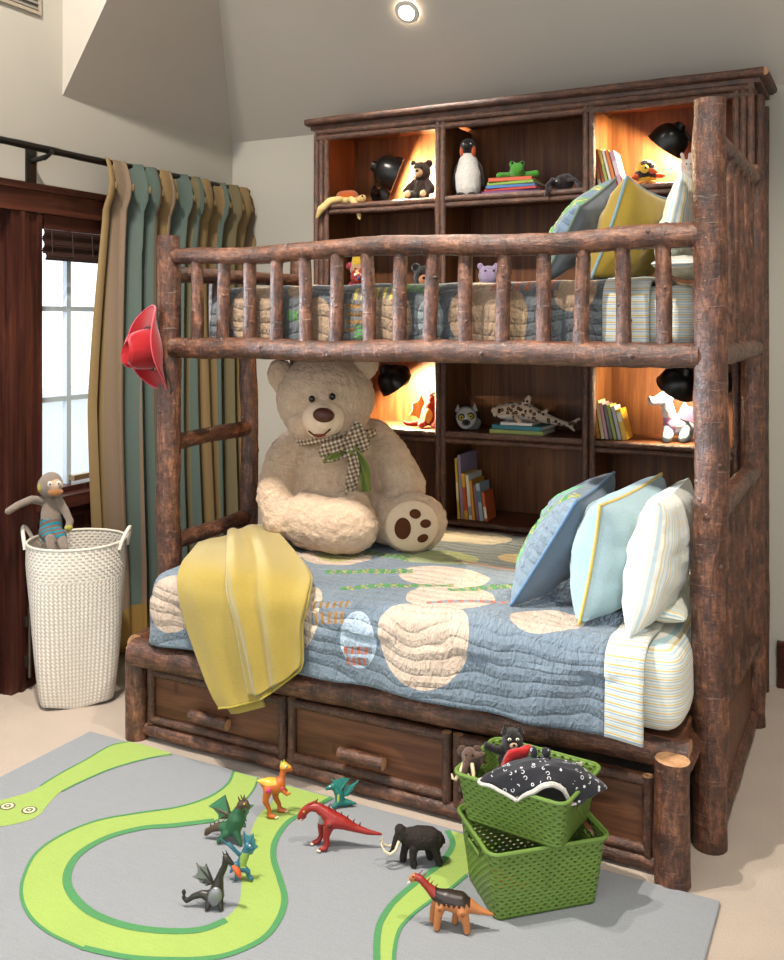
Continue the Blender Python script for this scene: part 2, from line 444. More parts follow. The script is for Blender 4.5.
# bamboo blind
bl = thing('bamboo_blind', 'dark bamboo roman blind half drawn over the window top', 'blind', LW(-1.1, .02, 1.85))
m = MB(); wallbox(m, -1.50, -.78, 1.995, 2.075, .002, .02); m.build('valance', DARKWOOD_H, bl)
def slatm():
    t = NT('bamboo_slats'); v = t.coord(); n = t.noise(v, 30)
    t.color(t.mix(n, '241512', '3C2620')); t.set(Roughness=.5); return t.m
m = MB()
for k in range(18):
    z = 1.862+k*.0075
    o = .014 + .006*math.sin(k*.9) + (.012 if k < 4 else 0)
    m.tube([LW(-1.495, o, z), LW(-.80, o, z)], .0050, 6)
m.build('slats', slatm(), bl)
for s_ in (-1.46, -1.33, -1.2): m = MB(); m.tube([LW(s_, .026, 2.0), LW(s_, .034, 1.855)], .0018, 6); m.build('cord', plain('3A2E28', .8), bl)
m = MB(); m.tube([LW(-1.125, .03, 2.0), LW(-1.125, .03, 1.0)], .003, 6); m.build('pull_rod', plain('4A3A30', .5), bl)

# outside: a pale parapet and a snowy deck beyond the glass
SNOW = plain('DDE3E8', .9, .05, 3)
m = MB(); wallbox(m, -5.5, 2.5, -.2, 1.02, -2.3, -2.1); wallbox(m, -5.5, 2.5, 1.02, 1.07, -2.36, -2.04)
m.tube([LW(-5, -2.2, 1.06), LW(2.4, -2.2, 1.06)], .03, 8); struct(m.build('wall_outside', SNOW))
m = MB(); p = LW(-1.5, -1.3, -.1); m.box(p, (2.2, 8, .1)); struct(m.build('floor_outside', SNOW))

# curtain rod and curtain
rod = thing('curtain_rod', 'dark twisted iron curtain rod above the window and door', 'curtain rod', LW(-1.5, .1, 2.3))
m = MB(); m.log(LW(S0+.3, .11, 2.325), LW(.16, .11, 2.325), .017, wob=.003, jit=.12, capmi=0); m.build('rod', BLACKM2, rod)
m = MB(); m.box(LW(-1.565, .006, 2.27), (.012, .055, .17), rot=(0, 0, math.atan2(-LD.x, LD.y)), bev=.003)
m.tube([LW(-1.565, .01, 2.285), LW(-1.565, .10, 2.297)], .012, 8); m.tube([LW(-1.565, .085, 2.29), LW(-1.565, .11, 2.302), LW(-1.565, .135, 2.32)], .010, 8)
m.build('bracket', BLACKM, rod)
def curtmat():
    t = NT('striped_curtain_linen'); tc = t.add('ShaderNodeTexCoord')
    sp = t.add('ShaderNodeSeparateXYZ', {'Vector': tc.outputs['UV']})
    gold, tan, teal, olive, brn = '826C4A', '766452', '535F58', '6C6248', '5A4C3C'
    seq = [(0, gold), (.27, tan), (.43, gold), (.52, teal), (.68, tan), (.76, olive), (.86, teal), (.94, brn)]
    fr = t.math('FRACT', t.math('DIVIDE', sp.outputs[0], .62))
    c = t.ramp(fr, seq, 'CONSTANT')
    hem = t.math('LESS_THAN', sp.outputs[1], .235); c = t.mix(hem, c, '846838')
    v = t.coord(); n = t.noise(v, 220)
    c = t.mix(.3, c, t.ramp(n, [(.3, .7), (.7, 1.1)]), 'MULTIPLY')
    t.color(c); t.set(Roughness=.9, Specular_IOR_Level=.15); t.bump(n, .2, .002); return t.m
cu = thing('curtain', 'floor length curtain striped in gold, tan and teal on iron rod', 'curtain', LW(-.55, .12, 0))
NF = 12
def curt(u, v):
    z = .035 + (2.34-.035)*v
    top = max(0, (v-.955)/.045)
    s0, s1 = -1.245 - .035*math.sin(min(1, (1-v)*1.2)*math.pi), .165 - .09*min(1, (1-v)*6)
    sq = 1 - .03*math.sin(v*3.1)
    fl_ = (1-v)*.03
    ph = u*NF*2*math.pi
    amp = .072*(1-.35*v) + .010*noise.noise(Vector((u*7, v*2, 3)))
    if v > .93: amp *= 1-.55*(v-.93)/.07
    s = s0 + (s1-s0)*u*sq + .022*math.sin(2*ph) + .02*noise.noise(Vector((u*9, v*1.5, 0)))
    o = .115 + amp*math.sin(ph+.6) + .012*math.sin(ph*2.3+v*2) + fl_*.3
    if v > .9: o += .03*math.sin((v-.9)/.1*math.pi)
    o = max(.02, o*(1-.55*max(0, 1-u*9)*min(1, (1-v)*2)))
    return LW(s, o, z)
m = MB(); m.grid(curt, 260, 40, uv=lambda u, v: (u*2.3, .035+2.3*v))
c1 = m.build('curtain_panel', curtmat(), cu); sd = c1.modifiers.new('t', 'SOLIDIFY'); sd.thickness = .003
for k in range(NF+1):
    u = (k+.16)/NF
    if u < 1: m = MB(); m.ball(curt(u, .945)+LN*.008, (.008, .008, .02), seg=8, ring=6); m.build('pleat_tack', plain('6E5A38', .8), cu)

# wall plate at the far right edge of the back wall
o = thing('wall_switch', 'pale switch plate on the wall right of the bookcase', 'switch', (-.30, YB-.005, 1.28))
m = MB(); m.box((-.318, YB-.004, 1.275), (.075, .008, .19), bev=.003); m.build('plate', plain('B9B2A4', .5), o)
m = MB(); m.box((-.318, YB-.011, 1.275), (.012, .01, .03), bev=.002); m.build('toggle', plain('CFC8BA', .5), o)

# recessed ceiling spot
def backslope(x, t): return Vector((x, YB, ZC)) + DB*t
# ------------------------------------------------------------------ bunk bed
bed = thing('bunk_bed', 'rustic bark covered log bunk bed with ladder and three drawers', 'bunk bed', (-1.5, 2.8, 0))
LOGM = [BARK, CUT]
def log(name, *a, parent=bed, **k):
    m = MB(); m.log(*a, **k); return m.build(name, LOGM, parent)
XR, XL, YF, YK = -.46, -2.575, 3.0, 3.985
log('post', (XR, YF, 0), (XR, YF, 2.274), .052, .049, knots=9, wob=.012, jit=.07, seg=20)
log('post', (XL, YF, 0), (XL, YF, 1.947), .05, .047, knots=6, wob=.014, seg=18)
log('post', (-.447, YK, 0), (-.447, YK, 2.215), .046, .043, knots=5, wob=.01, seg=16)
log('post', (XL, YK-.02, 0), (XL, YK-.02, 1.93), .045, .042, wob=.01, seg=16)
log('short_post', (-.525, 2.752, 0), (-.525, 2.752, .353), .052, .049, jit=.05, wob=.004, seg=20)
log('short_post', (-2.538, 2.775, 0), (-2.538, 2.775, .345), .045, .042, jit=.06, wob=.004, seg=18)
# upper bunk
log('guard_rail', (XL+.03, YF, 1.862), (XR-.03, YF, 1.864), .033, .040, wob=.018, knots=8, mids=((.38, (0, 0, .010)), (.7, (0, 0, -.004))))
log('side_rail', (XL+.03, YF-.005, 1.4925), (XR-.03, YF-.005, 1.4935), .041, .040, wob=.008, knots=7)
log('side_rail', (XL+.03, YK, 1.4925), (-.48, YK, 1.4925), .038, wob=.008)
for x in (-2.432, -2.297, -2.174, -2.045, -1.919, -1.782, -1.65, -1.521, -1.388, -1.265, -1.124, -.987, -.858, -.726, -.599):
    a = random.uniform(-.006, .006)
    log('baluster', (x+a, YF, 1.50), (x-a, YF, 1.855), .026, .0245, knots=2, wob=.01, jit=.08, seg=12)
log('end_rail', (XR, YF+.03, 2.165), (-.45, YK-.02, 2.165), .036, wob=.008, knots=3)
log('end_rail', (XR, YF+.03, 1.497), (-.45, YK-.02, 1.495), .040, wob=.008)
for k in range(6):
    y = YF+.135+k*.145
    log('head_slat', (-.455, y, 1.52), (-.455, y, 2.15), .027, .026, knots=2, wob=.006, seg=10)
log('end_rail', (XR, YF+.03, 1.005), (-.45, YK-.02, 1.005), .036, wob=.008)
for k in range(6):
    y = YF+.135+k*.145
    log('head_slat', (-.452, y, .36), (-.452, y, .99), .027, .026, knots=2, wob=.006, seg=10)
log('end_rail', (-.522, 2.765, .312), (-.45, YK-.02, .335), .038, wob=.006)
m = MB(); m.box((-.462, 3.46, .16), (.03, .9, .30), bev=.004); m.build('end_panel', DRAWER, bed)
log('end_rail', (-.452, 3.05, .05), (-.452, 3.93, .05), .03, wob=.006)
# foot end: ladder and end rails
log('ladder_stile', (XL, 3.545, .30), (XL, 3.545, 1.62), .042, .040, knots=4, wob=.01, seg=16)
log('end_rail', (XL, YF+.03, 1.492), (XL, YK-.04, 1.492), .038, wob=.006)
log('end_rail', (XL, 3.04, 1.79), (XL, YK-.04, 1.80), .032, wob=.012)
for k in range(3): log('foot_baluster', (XL, 3.30+k*.24, 1.50), (XL, 3.30+k*.24, 1.80), .024, wob=.004, seg=10)
for z in (1.105, .70, .40): log('ladder_rung', (XL, YF+.03, z-.004), (XL, 3.525, z+.006), .033, .035, wob=.01, knots=2)
log('end_rail', (XL, 2.81, .335), (XL, YK-.04, .335), .044, wob=.006)
# lower base
log('base_rail', (-2.53, 2.752, .337), (-.49, 2.838, .335), .052, .046, wob=.008, knots=7, seg=18)
m = MB(); m.box((-1.51, 3.40, .37), (2.0, 1.17, .03)); m.build('slat_base', DRAWER, bed)
m = MB(); m.box((-1.51, 3.49, 1.475), (2.0, .9, .03)); m.build('slat_base', DRAWER, bed)
m = MB(); m.box((-2.56, 3.40, .17), (.03, 1.1, .26)); m.build('end_panel', DRAWER, bed)
log('base_stretcher', (-2.51, 2.785, .04), (-.58, 2.785, .028), .026, wob=.004, seg=12)
def drawer(x0, x1, z0, z1):
    m = MB(); m.box(((x0+x1)/2, 2.80, (z0+z1)/2), (x1-x0-.02, .025, z1-z0-.01), bev=.003)
    dr = m.build('drawer', DRAWER, bed)
    r = .0165; m = MB()
    a, b, c, d_ = (x0+r, 2.782, z0+r), (x1-r, 2.782, z0+r), (x1-r, 2.782, z1-r), (x0+r, 2.782, z1-r)
    for p, q in ((a, b), (d_, c)): m.log(p, q, r, wob=.003, seg=10)
    for p, q in ((a, d_), (b, c)): m.log((p[0], 2.780, p[2]-r), (q[0], 2.780, q[2]+r), r, wob=.003, seg=10)
    m.build('twig_frame', [BARK2, CUT], dr)
    xc, zc = (x0+x1)/2, (z0+z1)/2-.025
    m = MB(); m.log((xc-.088, 2.752, zc), (xc+.082, 2.752, zc-.004), .021, .02, wob=.003, jit=.05, seg=14)
    for dx in (-.05, .05): m.tube([(xc+dx, 2.755, zc), (xc+dx, 2.79, zc)], .009, 8)
    m.build('log_handle', LOGM, dr)
drawer(-2.487, -1.855, .066, .278); drawer(-1.848, -1.222, .056, .278); drawer(-1.215, -.582, .046, .278)
for x in (-1.8515, -1.2185):
    pass

# ------------------------------------------------------------------ mattresses and bedding
def stripes(name, base, cols, period, axis_uv=0, rough=.85, obj=False, ax=0):
    t = NT(name); tc = t.add('ShaderNodeTexCoord')
    sp = t.add('ShaderNodeSeparateXYZ', {'Vector': tc.outputs['Object' if obj else 'UV']})
    x = t.math('FRACT', t.math('DIVIDE', sp.outputs[ax], period))
    st = [(0, base)]
    for p, wdt, c in cols: st += [(p, c), (p+wdt, base)]
    c = t.ramp(x, st, 'CONSTANT'); t.color(c); t.set(Roughness=rough, Specular_IOR_Level=.2, Sheen_Weight=.15)
    v = t.coord(); b = t.bump(t.noise(v, 14, 3), .35, .02); t.bump(t.noise(v, 300, 2), .15, .001, b); return t.m
SHEET = stripes('striped_sheet_cotton', 'DDDACD', [(.12, .14, 'A2BCCE'), (.40, .16, 'D2BC84'), (.72, .12, 'A8C4C8')], .024, obj=True, ax=2)
SHEETX = stripes('striped_cuff_cotton', 'CCC9BD', [(.10, .18, '8FA9BC'), (.42, .20, 'C0A568'), (.76, .12, 'A4C0C8')], .022, obj=False, ax=1)
EURO = stripes('pale_stripe_cotton', 'DEDDD4', [(.15, .12, 'B8CCD2'), (.45, .14, 'D4C698'), (.75, .10, 'B6CECC')], .034, obj=False, ax=0)
EURO2 = stripes('bold_stripe_cotton', 'E4DFCC', [(.10, .14, 'A9C4CE'), (.40, .16, 'D9C48E'), (.70, .14, '9DBEC4')], .03, obj=False, ax=0)

def quiltmat(name, base, patches, twigs, dim=1):
    t = NT(name); tc = t.add('ShaderNodeTexCoord'); uv = tc.outputs['UV']
    v = t.coord(); n = t.noise(v, 5, 4); n2 = t.noise(v, 130, 3)
    c = t.mix(n, base[0], base[1])
    sp = t.add('ShaderNodeSeparateXYZ', {'Vector': uv}); seam = None
    wob = t.add('ShaderNodeTexNoise', {'Vector': uv, 'Scale': 9.0, 'Detail': 2})
    wv = t.add('ShaderNodeMix', data_type='VECTOR'); wv.inputs[0].default_value = .018
    t.link(uv, wv.inputs[4]); t.link(wob.outputs[1], wv.inputs[5]); wuv = wv.outputs[1]
    for (u, w, ru, rw, rot, cc) in patches:
        mp = t.add('ShaderNodeMapping', {'Vector': wuv, 'Location': (u*.982+.009, w*.982+.009, 0), 'Rotation': (0, 0, R(rot)), 'Scale': (ru, rw, 1)}, vector_type='TEXTURE')
        ln = t.add('ShaderNodeVectorMath', {0: mp.outputs[0]}, operation='LENGTH').outputs['Value']
        ins = t.math('LESS_THAN', ln, 1.0); c = t.mix(ins, c, cc)
        ed = t.math('LESS_THAN', t.math('ABSOLUTE', t.math('SUBTRACT', ln, .97)), .035)
        seam = ed if seam is None else t.math('MAXIMUM', seam, ed)
    for (u, w, ru, rw, rot, cc, ck) in twigs:        # scrappy pieced strips
        mp = t.add('ShaderNodeMapping', {'Vector': wuv, 'Location': (u*.982+.009, w*.982+.009, 0), 'Rotation': (0, 0, R(rot)), 'Scale': (ru, rw, 1)}, vector_type='TEXTURE')
        s2 = t.add('ShaderNodeSeparateXYZ', {'Vector': mp.outputs[0]})
        ax_ = t.math('ABSOLUTE', s2.outputs[0]); ay = t.math('ABSOLUTE', s2.outputs[1])
        ins = t.math('MULTIPLY', t.math('LESS_THAN', ax_, 1.0), t.math('LESS_THAN', t.math('MAXIMUM', t.math('MULTIPLY', ax_, .55), ay), 1.0))
        bands = t.math('GREATER_THAN', t.math('FRACT', t.math('MULTIPLY', s2.outputs[0 if ru > rw else 1], ck)), .45)
        nz = t.noise(uv, 60, 1)
        col = t.mix(t.math('MULTIPLY', bands, .85), cc, t.ramp(nz, [(.42, base[0]), (.5, 'C9B23A'), (.58, '4E8A3C')], 'CONSTANT') if cc == '3F8246' else base[1])
        c = t.mix(ins, c, col)
    # hand quilting: echo lines, puckered
    wv2 = t.add('ShaderNodeTexNoise', {'Vector': uv, 'Scale': 3.2, 'Detail': 2}).outputs[0]
    f1 = t.math('ADD', t.math('MULTIPLY', sp.outputs[1], 22.0), t.math('MULTIPLY', wv2, 3.6))
    tri = t.math('PINGPONG', f1, .5)
    ln1 = t.ramp(tri, [(.0, .0), (.14, .55), (.5, 1.0)])
    vor = t.noise(t.add('ShaderNodeMapping', {'Vector': uv, 'Scale': (60, 26, 1)}).outputs[0], 1.0, 3, .6, 1.0)
    c = t.mix(.35, c, t.ramp(n2, [(.3, .78), (.7, 1.1)]), 'MULTIPLY')
    t.color(c); t.set(Roughness=.9, Specular_IOR_Level=.15, Sheen_Weight=.2)
    b = t.bump(ln1, .6, .013); b = t.bump(vor, .9, .018, b)
    t.bump(t.math('SUBTRACT', 1.0, seam), .5, .006, b)
    return t.m
CR, CR2, CR3 = 'BDA896', 'B2A08E', 'BAB4A8'
# uv of the lower quilt: u = x, v = y on top; below the front edge v keeps running down the side
ZQ, YQF, XQL = .662, 2.722, -2.462
RQ = .085
def quv(co):
    u, v = co.x, co.y
    yc, zc, xc = YQF+RQ, ZQ-RQ, XQL+RQ
    if co.y < yc: v = yc - RQ*math.atan2(yc-co.y, co.z-zc) if co.z > zc else yc - RQ*math.pi/2 - (zc-co.z)
    if co.x < xc and not co.y < yc: u = xc - RQ*math.atan2(xc-co.x, co.z-zc) if co.z > zc else xc - RQ*math.pi/2 - (zc-co.z)
    return (u, v)
def FU(x, z): return (x, YQF+RQ-RQ*math.pi/2-(ZQ-RQ-z))        # a spot on the hanging front
patches = [(*FU(-2.33, .555), .10, .105, 0, CR), (*FU(-1.80, .60), .11, .14, 0, 'C8B8A2'), (*FU(-1.535, .545), .066, .09, 5, 'A9BAC9'),
           (*FU(-1.30, .595), .155, .165, -8, 'C2AE9C'), (-1.30, 2.95, .15, .14, 0, 'C2AE9C'),
           (-1.93, 3.25, .14, .13, 10, CR), (-1.93, 3.26, .085, .08, 0, 'A9A262'), (-1.56, 3.42, .16, .10, 15, '9CA878'),
           (-1.42, 3.16, .17, .12, 0, 'C2AE9C'), (-.93, 2.86, .115, .10, 20, 'BDA896'), (-2.12, 3.10, .09, .12, 0, CR2),
           (-1.15, 3.55, .2, .1, 0, 'B9A884'), (-1.6, 3.8, .2, .12, 0, CR3)]
twigs = [(*FU(-1.535, .51), .05, .012, 5, 'B0614C', 2.0), (*FU(-1.535, .475), .04, .012, 5, 'B0614C', 2.0),
         (*FU(-1.655, .60), .06, .02, 10, '9A7440', 2.5), (*FU(-1.65, .65), .07, .014, 10, '8A6A3A', 3.0),
         (-1.52, 2.98, .20, .020, 34, '3F8246', 4.0), (-1.70, 3.10, .16, .024, 25, '3F8246', 4.0), (-1.22, 2.92, .14, .016, 28, 'B0614C', 4.0),
         (-1.22, 3.12, .15, .022, 40, '3F8246', 4.0), (-1.75, 3.35, .1, .03, 0, '3F8246', 3.0), (-2.1, 3.3, .1, .03, 30, '3F8246', 3.0), (-1.35, 3.40, .14, .018, -10, 'B07A5A', 5.0)]
QUILT = quiltmat('blue_patchwork_quilt', ('5E6D7B', '7E8B96'), patches, twigs)

def pucker(a, f):
    def d(o, e): return e*(a*noise.noise(o*f) + a*.6*noise.noise(o*f*2.7)) if e.length else Vector((0, 0, a*noise.noise(o*f)))
    return d
mt = thing('mattress', 'lower mattress in a pale striped sheet under the blue quilt', 'mattress', (-1.5, 3.4, .385))
m = MB(); m.rbox((-2.44, 2.775, .395), (-.505, 3.98, .645), .07, (24, 14, 4), disp=pucker(.006, 6)); m.build('fitted_sheet', SHEET, mt)
qt = thing('quilt', 'blue patchwork quilt with cream spots covering the lower bed', 'quilt', (-1.5, 3.4, .64))
def qdisp(o, e):
    d = Vector((0, 0, 0)); k = noise.noise(o*5)*.010 + noise.noise(o*13)*.005
    d += Vector((e.x, e.y, max(e.z, 0)))*k if e.length else Vector((0, 0, k*.6))
    if e.y < -.3 and o.z < .56: d += Vector((0, -.012*(.56-o.z)/.2 + .012*math.sin(o.x*16+noise.noise(o*3)*3), .014*math.sin(o.x*3.1+1)*(.5-min(.5, o.z))*2))
    return d
def keep(m, fn):
    bad = [f for f in m.bm.faces if not fn(f.calc_center_median())]
    bmesh.ops.delete(m.bm, geom=bad, context='FACES')
XC, XC2 = -.715, -.60                                   # where the quilt is turned back, and its cuff ends
def bedcover(name, lo, hi, x0, x1, z0, mat, parent, uv, n, disp, thick=.012):
    m = MB(); m.rbox(lo, hi, (.085, .085, .085), n, skip=('-z',), disp=disp, uv=uv)
    keep(m, lambda c: c.z > z0 and x0 < c.x < x1)
    o = m.build(name, mat, parent); sd = o.modifiers.new('t', 'SOLIDIFY'); sd.thickness = thick; sd.offset = -1
    return o
bedcover('quilt_cover', (XQL, YQF, .30), (-.50, 4.0, ZQ), -9, XC, .395, QUILT, qt, quv, (100, 50, 18), qdisp)
bedcover('turned_cuff', (XQL, YQF-.004, .30), (-.40, 4.0, ZQ+.004), XC, XC2, .393, SHEETX, qt,
         lambda c: (c.x, c.y if c.z > ZQ-.02 else c.z), (100, 50, 18), qdisp)
# upper bunk
m_ = thing('mattress', 'upper bunk mattress in a pale striped sheet behind the guard rail', 'mattress', (-1.5, 3.5, 1.5))
m = MB(); m.rbox((-2.43, 3.065, 1.495), (-.512, 3.93, 1.715), .07, (24, 12, 4), disp=pucker(.006, 6)); m.build('fitted_sheet', SHEET, m_)
q2 = thing('quilt', 'grey blue patchwork quilt with tan ovals on the upper bunk', 'quilt', (-1.5, 3.5, 1.72))
TAN = '9C846C'
FZ = lambda x, z: (x, z)
p2 = [(*FZ(-2.18, 1.62), .12, .13, 0, TAN), (*FZ(-1.90, 1.60), .07, .09, 0, TAN), (*FZ(-1.58, 1.60), .085, .12, 0, TAN), (*FZ(-1.245, 1.62), .105, .12, 0, TAN),
      (*FZ(-1.12, 1.60), .06, .11, 0, '9A8266'), (*FZ(-.90, 1.70), .07, .07, 0, TAN), (*FZ(-1.42, 1.60), .05, .08, 0, '7E8A8C'), (*FZ(-2.0, 1.74), .05, .05, 0, TAN)]
t2 = [(*FZ(-1.99, 1.62), .04, .02, 0, '4E8A3C', 3.0), (*FZ(-1.72, 1.62), .05, .06, 0, '8E6A3C', 2.0), (*FZ(-1.5, 1.72), .1, .015, 0, '4E8A3C', 3.0),
      (*FZ(-1.65, 1.70), .09, .02, 0, 'B7A24E', 3.0), (*FZ(-1.08, 1.725), .12, .02, 0, '9A5A40', 3.0), (*FZ(-1.70, 1.55), .03, .04, 0, '4E8A3C', 3.0)]
QUILT2 = quiltmat('grey_patchwork_quilt', ('4E5357', '64686A'), p2, t2)
def qd2(o, e): return (e if e.length else Vector((0, 0, .6)))*(noise.noise(o*5+Vector((9, 0, 0)))*.010 + noise.noise(o*14)*.005)
uq = lambda c: (c.x, c.z if c.y < 3.13 else 1.735+(c.y-3.13))
bedcover('quilt_cover', (-2.448, 3.05, 1.45), (-.5, 3.945, 1.738), -9, -.80, 1.50, QUILT2, q2, uq, (100, 40, 14), qd2)
bedcover('turned_cuff', (-2.448, 3.046, 1.45), (-.4, 3.945, 1.742), -.80, -.66, 1.50, SHEETX, q2, lambda c: (c.x, c.z if c.z < 1.72 else c.y), (100, 40, 14), qd2)

# ------------------------------------------------------------------ pillows
def pillow(name, label, NB, NT, FTd, T, mats, group=None, k=.07, piping=None, seed=0, cat='pillow', sag=0):
    """NB near bottom corner, NT near top corner, FTd vector to the far corner"""
    NB, NT, W = Vector(NB), Vector(NT), Vector(FTd)
    c = (NB+NT)/2 + W/2; V = NT-NB; w, h = W.length/2, V.length/2
    ux = W.normalized(); uy = (V - ux*V.dot(ux)).normalized(); uz = ux.cross(uy)
    M = Matrix((ux, uy, uz)).transposed().to_4x4(); M.translation = c
    sk = V.dot(ux)/2
    root = thing(name, label, cat, NB + W/2, group=group)
    def P(u, v, side):
        a, b = u*2-1, v*2-1
        f = max(0, (1-a*a)*(1-b*b)); th = T*(f**.42)
        x = a*w*(1-k*(1-b*b)) + b*sk; y = b*h*(1-k*(1-a*a)) - sag*f*h*.1
        q = Vector((a*3+seed*7, b*3, side*2.+seed))
        wr = 1+.16*noise.noise(q) ; cr = .006*noise.noise(q*3.1)*f
        return M @ Vector((x, y, side*(th*wr+cr)))
    for side, nm, mt_ in ((1, 'front_panel', mats[0]), (-1, 'back_panel', mats[1])):
        m = MB(); m.grid(lambda u, v: P(u, v, side), 40, 40, uv=lambda u, v: (u*2*w, v*2*h)); m.build(nm, mt_, root)
    if piping:
        pts = []
        for i in range(40): pts.append(P(i/40, 0, 1))
        for i in range(40): pts.append(P(1, i/40, 1))
        for i in range(40): pts.append(P(1-i/40, 1, 1))
        for i in range(40): pts.append(P(0, 1-i/40, 1))
        m = MB(); m.tube(pts, .0055, 8, closed=True); m.build('piping', piping, root)
    return root
def linen(c, s=240): return plain(c, .9, .14, s, .35, .002, .15, 0, .2)
LEAF = quiltmat('leafy_quilted_cotton', ('64747F', '808E98'), [(.22, .30, .05, .12, 20, '5C9A6E'), (.12, .15, .05, .10, -10, '63A468'), (.30, .10, .05, .09, 30, '6FA878')],
                [(.10, .22, .03, .2, 10, '3F8246', 5.0), (.2, .12, .03, .16, -12, '3F8246', 6.0), (.33, .25, .02, .14, 8, 'B0614C', 4.0)])
LEAF2 = quiltmat('grey_leafy_quilted_cotton', ('4E6076', '66788A'), [(.10, .2, .05, .12, 20, '4E8A5A')], [(.08, .22, .04, .22, 10, '3F8246', 5.0), (.25, .2, .03, .2, -12, '3F8246', 6.0)])
pillow('throw_pillow', 'blue quilted pillow with green leaves nearest the teddy on lower bed', (-1.075, 2.93, .668), (-.855, 2.925, 1.03), (.012, .43, .03), .10, (linen('5C6B7A'), LEAF), piping=linen('5C7A98'), seed=1)
pillow('throw_pillow', 'light aqua pillow with yellow piping on lower bed', (-.825, 2.852, .668), (-.765, 2.87, 1.03), (.10, .42, .045), .135, (linen('8DA3A8'), linen('8AA0A5')), piping=linen('BFA75A'), seed=2)
pillow('bed_pillow', 'white pillow with faint pastel stripes leaning on the log headboard', (-.655, 2.785, .672), (-.585, 2.85, 1.06), (.0, .5, .0), .095, (EURO, EURO), seed=3, k=.05)
pillow('bed_pillow', 'mint striped pillow lying flat under the white pillow, lower bed', (-.68, 2.92, .70), (-.52, 2.92, .70), (0, .55, 0), .05, (EURO2, EURO2), seed=5, k=.05)
pillow('throw_pillow', 'slate quilted pillow with green leaf front on the upper bunk', (-1.06, 3.2, 1.748), (-.945, 3.25, 1.985), (.035, .36, .145), .08, (linen('4C5258'), LEAF2), piping=linen('5A6A5C'), seed=4)
pillow('throw_pillow', 'mustard yellow pillow with blue piping on the upper bunk', (-.875, 3.17, 1.748), (-.755, 3.17, 2.085), (.06, .42, -.035), .10, (linen('8A742A'), linen('8A742C')), piping=linen('6E8C96'), seed=6)
pillow('bed_pillow', 'tall striped pillow standing against the upper headboard slats', (-.645, 3.12, 1.76), (-.575, 3.18, 2.09), (.0, .5, .0), .065, (EURO2, EURO2), seed=7)
pillow('bed_pillow', 'pale striped pillow lying flat at head of the upper bunk', (-.66, 3.10, 1.785), (-.52, 3.10, 1.785), (0, .52, 0), .04, (EURO2, EURO), seed=8, k=.05)

# ------------------------------------------------------------------ yellow throw
def throwmat():
    t = NT('yellow_fleece'); v = t.coord(); n = t.noise(v, 180, 3); n0 = t.noise(v, 4)
    c = t.mix(n0, '8E7B38', 'A59048'); c = t.mix(.3, c, t.ramp(n, [(.3, .7), (.7, 1.1)]), 'MULTIPLY')
    t.color(c); t.set(Roughness=.95, Specular_IOR_Level=.1, Sheen_Weight=.35); t.bump(n, .3, .003); return t.m
rows = [[(-2.44, 3.02, .70), (-2.40, 3.22, .70), (-2.33, 3.36, .71)],
        [(-2.35, 2.86, .705), (-2.24, 3.02, .72), (-2.10, 3.14, .715)],
        [(-2.30, 2.75, .69), (-2.04, 2.765, .70), (-1.80, 2.85, .70)],
        [(-2.268, 2.695, .632), (-1.985, 2.70, .64), (-1.722, 2.725, .665)],
        [(-2.222, 2.683, .51), (-1.945, 2.683, .545), (-1.725, 2.69, .575)],
        [(-2.160, 2.672, .405), (-1.915, 2.67, .44), (-1.718, 2.68, .495)],
        [(-2.090, 2.655, .305), (-1.89, 2.66, .345), (-1.715, 2.672, .455)],
        [(-2.045, 2.65, .252), (-1.875, 2.655, .315), (-1.722, 2.668, .432)]]
def cr(p, t):
    n = len(p)-1; i = min(int(t*n), n-1); f = t*n-i
    g = lambda k: Vector(p[max(0, min(n, k))])
    a, b, c, d = g(i-1), g(i), g(i+1), g(i+2)
    return .5*((2*b)+(c-a)*f+(2*a-5*b+4*c-d)*f*f+(3*b-a-3*c+d)*f**3)
def throw_pt(u, v, lift=0):
    p = cr([tuple(cr(r, u)) for r in rows], v)
    fold = math.exp(-((u-.46-.12*v)/.05)**2)*.034 + math.exp(-((u-.70-.05*v)/.07)**2)*.026 + math.exp(-((u-.2)/.09)**2)*.008
    fold += .006*noise.noise(Vector((u*5, v*3, 1)))
    fold *= min(1, .35+v*2) ; nrm = Vector((.1, -1, 0)) if v > .42 else Vector((.0, -.25, 1)).lerp(Vector((.1, -1, 0)), min(1, v/.42))
    return p + nrm.normalized()*(fold+lift)
th = thing('throw_blanket', 'mustard yellow fleece throw draped over the front of lower bed', 'blanket', (-2.0, 2.7, .6))
THROW = throwmat()
m = MB(); m.grid(lambda u, v: throw_pt(u, v), 50, 60); o = m.build('blanket_cloth', THROW, th); sd = o.modifiers.new('t', 'SOLIDIFY'); sd.thickness = .010; sd.offset = 1
m = MB(); m.grid(lambda u, v: throw_pt(.05+.40*u, .25+.785*v, -.004) + Vector((.03*v, .004, -.004-.012*v)), 20, 40); o = m.build('under_fold', THROW, th); sd = o.modifiers.new('t', 'SOLIDIFY'); sd.thickness = .006; sd.offset = 0
m = MB(); m.grid(lambda u, v: throw_pt(.42+.58*u, .0+.955*v-.05*v*(1-u), .012) + Vector((-.0, -.004, .004)), 30, 40); o = m.build('top_fold', THROW, th); sd = o.modifiers.new('t', 'SOLIDIFY'); sd.thickness = .010; sd.offset = 1
for nm, f in (('hem_stitching', lambda i: throw_pt(i/40, 1, .011)), ('hem_stitching', lambda i: throw_pt(1, i/40, .011))):
    m = MB(); m.tube([f(i) for i in range(41)], .0035, 6); m.build(nm, linen('A8963A'), th)

